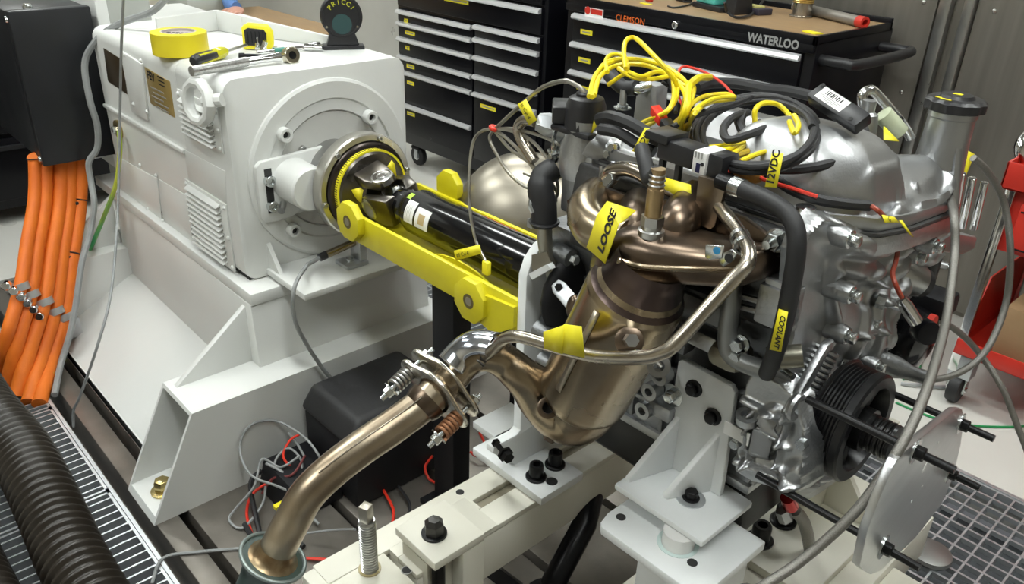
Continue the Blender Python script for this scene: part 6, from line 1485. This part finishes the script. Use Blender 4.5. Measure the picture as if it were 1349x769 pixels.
tagplate('tape_tag',[(1113,187,Dk(y=1.04)),(1124,177,Dk(y=1.04)),(1138,195,Dk(y=1.03)),(1128,204,Dk(y=1.03))],'yellow tape tag wrapped on the black cable over the bright dome','UCKB',.009,down=True,txo=(.1,.3))
tagplate('tape_tag',[(1026,407,Dk(y=.79)),(1038,411,Dk(y=.79)),(1029,463,Dk(y=.795)),(1014,460,Dk(y=.795))],'yellow tape tag handwritten COOLANT on the black hose','COOLANT',.0095,down=True,txo=(.1,.4),bold=.0003)
tagplate('tape_tag',[(743,427,Dk(y=.64)),(766,430,Dk(y=.64)),(770,471,Dk(y=.65)),(717,459,Dk(y=.65))],'yellow tape wrapped round the stainless tube over the converter')
tagplate('tape_tag',[(716,437,Dk(y=.645)),(743,428,Dk(y=.64)),(741,466,Dk(y=.648)),(717,458,Dk(y=.648))],'left flap of yellow tape on the stainless tube')
tagplate('tape_tag',[(873,233,Dk(y=.835)),(910,243,Dk(y=.835)),(911,268,Dk(y=.83)),(873,248,Dk(y=.825))],'yellow tape on the short bent pipe over the manifold')
tagplate('tape_tag',[(790,152,Dk(y=.89)),(788,162,Dk(y=.89)),(778,180,Dk(y=.89)),(783,156,Dk(y=.89))],'small yellow tape flag on the motor cap cable')
tagplate('tape_tag',[(1164,166,Dk(y=1.19)),(1167,170,Dk(y=1.19)),(1184,186,Dk(y=1.17)),(1164,184,Dk(y=1.15))],'yellow triangular tape flag behind the cast ridge')
tagplate('tape_tag',[(1274,198,Dk(x=-.47)),(1284,203,Dk(x=-.47)),(1266,246,Dk(x=-.47)),(1267,240,Dk(x=-.47))],'yellow tape strip on the braided hose behind the filler neck')
tagplate('tape_tag',[(1162,283,Dk(x=-.355)),(1178,286,Dk(x=-.353)),(1184,293,Dk(x=-.35)),(1166,293,Dk(x=-.35))],'small yellow tag with letter G on the sensor lead','G',.011,txo=(.25,.2))
tagplate('paper_strip',[(1184,290,Dk(x=-.35)),(1188,290,Dk(x=-.35)),(1203,312,Dk(x=-.345)),(1198,308,Dk(x=-.345))],'curled yellow strip hanging beside the letter G tag')
# ================================================================== BRAIDED HOSES AT THE RIGHT
def hose(pts,r,label):
    P=smoothpath([pt(*q[:2],**q[2]) if len(q)==3 and isinstance(q[2],dict) else V(q) for q in pts],8); return tag(MB().tube(P,r,12).build('braided_hose',braid),label,'hose','braided steel hoses')
hose([(1252,262,Dk(x=-.38)),(1257,285,Dk(x=-.34)),(1258,330,Dk(x=-.32)),(1250,400,Dk(x=-.29)),(1240,450,Dk(x=-.265)),(1218,520,Dk(x=-.235)),(1185,590,Dk(x=-.225)),(1130,670,Dk(x=-.235)),(1060,735,Dk(x=-.26)),(1000,775,Dk(x=-.28)),(960,800,Dk(x=-.29)),(-.31,.55,.35),(-.33,.47,.15),(-.36,.38,.01)],.0058,'long braided hose crossing down in front of the crank pulley')
hose([(1282,208,Dk(y=1.42)),(1300,225,Dk(y=1.45)),(1322,265,Dk(y=1.5)),(1331,330,Dk(y=1.5)),(1325,400,Dk(y=1.5)),(1300,460,Dk(y=1.45)),(1265,490,Dk(y=1.40)),(1225,500,Dk(y=1.34)),(1190,495,Dk(y=1.30)),(1170,485,Dk(y=1.27))],.0058,'braided hose looping from behind the filler neck to the spout')
hose([(1225,415,Dk(y=1.40)),(1260,435,Dk(y=1.45)),(1290,465,Dk(y=1.5)),(1320,510,Dk(y=1.5)),(1340,560,Dk(y=1.5)),(1360,620,Dk(y=1.5)),(-.12,1.5,.2),(-.05,1.52,.01)],.0058,'braided hose running off to the lower right edge')
hose([(1047,672,Dk(x=-.42)),(1060,690,Dk(x=-.41)),(1068,730,Dk(x=-.40)),(1072,775,Dk(x=-.40)),(1074,820,Dk(x=-.40))],.0105,'braided hose with red fitting under the sump')
g=thing('hose_fitting','red anodised hose fitting under the front of the engine','fitting',pt(1045,672,x=-.42))
a,b=pt(1037,655,x=-.42),pt(1050,685,x=-.418); MB().lathe(a,b-a,[(0,.011),(.02,.012),(.034,.0125),(.036,.010)],18).build('red_ferrule',mat('red_anodised',(.6,.03,.03),.2,.8),g)
MB().lathe(pt(1030,672,x=-.43),(.4,.2,-.8),[(0,.012),(.02,.012)],6).build('hex_nut',zincd,g)
# thin green wire and loose lugs on the floor at right
f2=[pt(a,b,z=.004) for a,b in ((1180,530),(1230,550),(1280,560),(1330,562),(1360,560))]
tag(MB().tube(smoothpath(f2,6),.003,6).build('green_wire',greenw),'thin green wire lying on the pale floor','wire')
f2=[pt(a,b,z=.004) for a,b in ((1212,465),(1213,480),(1205,495),(1190,500))]
tag(MB().tube(smoothpath(f2,6),.003,6).build('green_wire',greenw),'short green wire end on the floor near the red cart','wire')
for i,(a,b) in enumerate(((1187,505),(1222,508))):
    p=pt(a,b,z=.006); tag(MB().tube([p,p+V((.03,.02,.002)),p+V((.05,.05,.004))],[.005,.006,.004],8).build('cable_end',zincd),('left' if i==0 else 'right')+' metal cable end on the floor under the black pump','cable end','cable ends on the floor')
# steel roller disc on the grating
p=pt(1226,728,z=.012); tag(MB().lathe((p.x,p.y,.002),(0,0,1),[(0,.042),(.006,.045),(.014,.043),(.018,.03),(.019,.0)],36,cap=False).build('steel_disc',mat('satin_disc',(.30,.30,.29),.4,.8)),'round satin steel disc lying on the square mesh grating','disc')
# ================================================================== BLACK TANK AND WIRES UNDER THE DYNAMOMETER
tk_=thing('black_tank','black plastic battery box on the bedplate in front of the dynamometer','battery box',pt(480,600,z=0))
P0=pt(400,600,z=.20)
tx0,tx1,ty0,ty1=-1.475,-1.25,.735,1.02
MB().hexa([(tx0,ty0,.0),(tx1-.01,ty0,.0),(tx1-.01,ty1,.0),(tx0,ty1,.0),(tx0,ty0,.17),(tx1,ty0,.17),(tx1,ty1,.17),(tx0,ty1,.17)]).build('base',blackm,tk_,bev=.01)
MB().hexa([(tx0-.008,ty0-.01,.17),(tx1+.01,ty0-.01,.17),(tx1+.01,ty1+.01,.17),(tx0-.008,ty1+.01,.17),(tx0+.01,ty0+.02,.235),(tx1-.02,ty0+.02,.235),(tx1-.02,ty1-.02,.235),(tx0+.01,ty1-.02,.235)]).build('lid',rubber,tk_,bev=.016,seg=4)
MB().box((tx1-.005,.95,.09),(tx1-.001,.962,.105)).build('red_mark',redw,tk_)
MB().hexa([(tx0,.60,.0),(tx0+.16,.60,.0),(tx0+.16,.735,.0),(tx0,.735,.0),(tx0,.62,.075),(tx0+.15,.62,.075),(tx0+.15,.735,.075),(tx0,.735,.075)]).build('connector_tray',blackm,tk_,bev=.006)
def floorwire(pts,r,mt,label,group):
    Q=[pt(a,b,z=z) for a,b,z in pts]; Q=[pt(a,b,x=-1.497) if (q.x<-1.497 and q.y>.38) else q for q,(a,b,z) in zip(Q,pts)]
    P=smoothpath(Q,7); return tag(MB().tube(P,r,7).build('loose_wire',mt),label,'wire',group)
gw='loose wires under the downpipe'
floorwire([(440,640,.02),(420,600,.10),(400,575,.12),(365,555,.13),(330,560,.14),(316,590,.12),(330,625,.09),(365,640,.07),(400,655,.04)],.003,graycb,'large grey loop of wire leaning on the white pedestal',gw)
floorwire([(395,600,.10),(370,615,.08),(345,605,.09),(335,640,.06),(310,670,.02),(302,685,.008),(320,695,.006),(345,665,.02),(350,640,.05)],.003,graycb,'grey wire loop spreading leftmost on the bedplate',gw)
floorwire([(380,570,.11),(395,590,.09),(405,620,.05),(385,660,.03),(360,690,.01)],.003,graycb,'grey wire dropping beside the battery box',gw)
floorwire([(350,610,.09),(375,625,.07),(392,660,.04),(420,690,.01)],.0035,graycb,'thick grey wire running under the downpipe',gw)
floorwire([(395,572,.12),(382,580,.11),(373,600,.09),(385,615,.07),(410,622,.05)],.003,redw,'red wire curling by the battery box corner',gw)
floorwire([(365,630,.05),(335,648,.03),(325,675,.006),(335,710,.005),(350,730,.005)],.0035,redw,'red wire running down the bedplate to the green pipe',gw)
floorwire([(505,645,.02),(518,670,.02),(517,690,.01)],.0035,redw,'red wire loop below the battery box',gw)
floorwire([(570,600,.05),(560,615,.03),(565,630,.01),(575,636,.005)],.0035,redw,'red wire loop by the black post',gw)
floorwire([(632,570,.03),(640,590,.03),(628,600,.02),(620,595,.02)],.0035,redw,'red wire loop to the right of the black post',gw)
floorwire([(400,735,.006),(440,738,.006),(480,745,.006)],.0035,redw,'red wire along the frame foot',gw)
floorwire([(322,690,.008),(345,720,.008),(330,640,.03),(345,620,.05)],.006,rubber,'black lead bundled under the grey wires',gw)
floorwire([(390,620,.06),(375,650,.03),(370,690,.01),(400,720,.006)],.006,rubber,'second black lead bundled beside the battery box',gw)
floorwire([(200,769,.004),(215,735,.004),(260,727,.004),(320,722,.004)],.0035,graycb,'grey wire trailing on the bedplate to the left',gw)
floorwire([(375,640,.05),(362,610,.08),(380,590,.10),(398,610,.08),(390,640,.05),(372,665,.02)],.0028,graycb,'small grey wire ring by the connector tray',gw)
floorwire([(345,650,.03),(360,630,.06),(385,625,.08),(402,600,.10)],.003,mat('maroon_wire',(.16,.03,.03),.5),'maroon wire crossing the connector tray',gw)
floorwire([(525,640,.02),(540,665,.02),(530,690,.01),(510,700,.005)],.0035,rubber,'black lead curling below the battery box',gw)
floorwire([(405,702,.03),(440,698,.05),(468,697,.10)],.0028,graycb,'thin grey wire reaching the jacking screw',gw)
for i,(a,b) in enumerate(((368,666),(372,684))):
    p=pt(a,b,z=.03); tag(MB().box(p+V((-.007,-.012,-.004)),p+V((.007,.012,.005))).build('wire_tag',ytape),('upper' if i==0 else 'lower')+' small yellow tag among the loose wires','tag','small tags among the loose wires')
# ================================================================== THINGS ON THE WOODEN CHEST TOP
WZ=.9181
teal=mat('teal_plastic',(.10,.50,.44),.4); 
p=pt(938,14,z=WZ); g=thing('solder_station','teal and black soldering station on the wooden chest top','soldering station',(p.x,p.y,WZ))
ux,uy=V((.96,-.28,0)).normalized(),V((.28,.96,0)).normalized()
def ob(c,a,b,h,z0,nm,mt,bev=.004,par=None): return MB().obox(c+V((0,0,z0+h/2)),ux*a,uy*b,V((0,0,h/2))).build(nm,mt,par or g,bev=bev)
b0=V((p.x-.01,p.y+.05,WZ))
ob(b0,.075,.055,.018,0,'base',blackp); 
MB().loft([[b0+ux*s*.068+uy*t*.05+V((0,0,.018)) for s,t in ((-1,-1),(.55,-1),(.55,1),(-1,1))],[b0+ux*s*.06+uy*t*.04+V((0,0,.12)) for s,t in ((-1,-1),(.5,-1),(.5,1),(-1,1))]]).build('case',teal,g,bev=.008)
MB().lathe(b0-uy*.052-ux*.02+V((0,0,.05)),-uy,[(0,.016),(.012,.015),(.013,.012)],20).build('dial',MATS['teal_plastic'],g)
MB().loft([[b0+ux*(.10+s*.03)+uy*t*.04+V((0,0,0)) for s,t in ((-1,-1),(1,-1),(1,1),(-1,1))],[b0+ux*(.10+s*.022)+uy*t*.03+V((0,0,.09)) for s,t in ((-1,-1),(1,-1),(1,1),(-1,1))]]).build('iron_stand',blackp,g,bev=.006)
def topwire(pts,r,mt,label): 
    P=smoothpath([pt(a,b,z=z) for a,b,z in pts],7); return tag(MB().tube(P,r,8).build('bench_wire',mt),label,'wire','wires on the chest top')
topwire([(955,3,.97),(958,15,.94),(970,23,.925),(988,20,.925),(1000,8,.93),(1010,-6,.95)],.0045,blackp,'black cord looping in front of the soldering station')
topwire([(880,8,.922),(888,10,.922),(905,7,.922),(912,3,.922),(900,2,.922)],.003,blackp,'thin black cord on the wood left of the station')
p=pt(900,2,z=WZ); tag(MB().obox(p+V((0,0,.018)),ux*.03,uy*.02,V((0,0,.018))).build('black_tool',blackp,bev=.008),'small black tool left of the soldering station','tool')
p=pt(855,2,z=WZ); tag(MB().obox(p+V((0,0,.008)),ux*.016,uy*.008,V((0,0,.008))).build('red_clip',redp,bev=.004),'small red clip near the back of the chest top','clip')
p=pt(851,5.5,z=WZ); tag(MB().obox(p+V((0,0,.0012)),ux*.024,uy*.010,V((0,0,.0012))).build('yellow_sticker',ytape),'yellow sticker lying on the wooden top near the red clip','sticker')
p=pt(1068,44,z=WZ); tag(MB().obox(p+V((0,.01,.002)),ux*.026,uy*.016,V((0,0,.0015))).build('yellow_sticker',ytape),'yellow sticker folded over the front right corner of the chest','sticker')
p=pt(990,18,z=WZ); g2=thing('sponge_tray','dark flat tray with a yellow sponge beside the soldering station','tray',(p.x,p.y,WZ)); MB().obox(p+V((0,.02,.010)),ux*.05,uy*.03,V((0,0,.010))).build('tray',mat('dark_purple_plastic',(.035,.03,.045),.5),g2,bev=.003); MB().obox(p+V((-.01,.02,.022)),ux*.035,uy*.02,V((0,0,.003))).build('sponge',mat('yellow_sponge',(.6,.55,.2),.8),g2)
p=pt(1055,22,z=WZ); g=thing('brass_cup','brass meshed cup on a clear base on the chest top','cup',(p.x,p.y,WZ))
pr=[(0,.038),(.004,.038),(.006,.032),(.045,.031)]; MB().lathe((p.x,p.y,WZ),(0,0,1),pr,28).build('steel_base',mat('greyed_steel_base',(.40,.37,.32),.2,.9),g)
pr=[(.045,.034)]
for i in range(16): pr+=[(.046+.006*i,.0345),(.049+.006*i,.032)]
MB().lathe((p.x,p.y,WZ),(0,0,1),pr,28).build('brass_body',mat('brass_mesh',(.55,.38,.12),.3,1,c2=(.4,.26,.08),ns=90),g)
g=thing('steel_pipe','grey steel pipe with a red end cap lying across the chest top','pipe',pt(1110,30,z=WZ)); a,b=pt(1072,14,z=WZ+.017),pt(1131,28,z=WZ+.017); d_=(b-a).normalized()
MB().lathe(a-d_*.1,d_,[(0,.016),((b-a).length+.10,.016)],20).build('pipe',mat('grey_pipe',(.30,.28,.25),.45,.6),g); MB().lathe(b,d_,[(0,.0175),(.03,.0175),(.03,.010),(.01,.010)],20).build('red_cap',redp,g)
p=pt(1122,12,z=WZ); g=tag(MB().lathe((p.x-.02,p.y+.02,WZ),(0,0,1),[(0,.075),(.008,.08),(.012,.078),(.016,.085),(.12,.088),(.12,.08)],40).build('steel_bowl',mat('dull_steel_bowl',(.36,.35,.32),.4,.8)),'large dull steel bowl at the back right of the chest top','bowl')
bpy.context.view_layer.update()
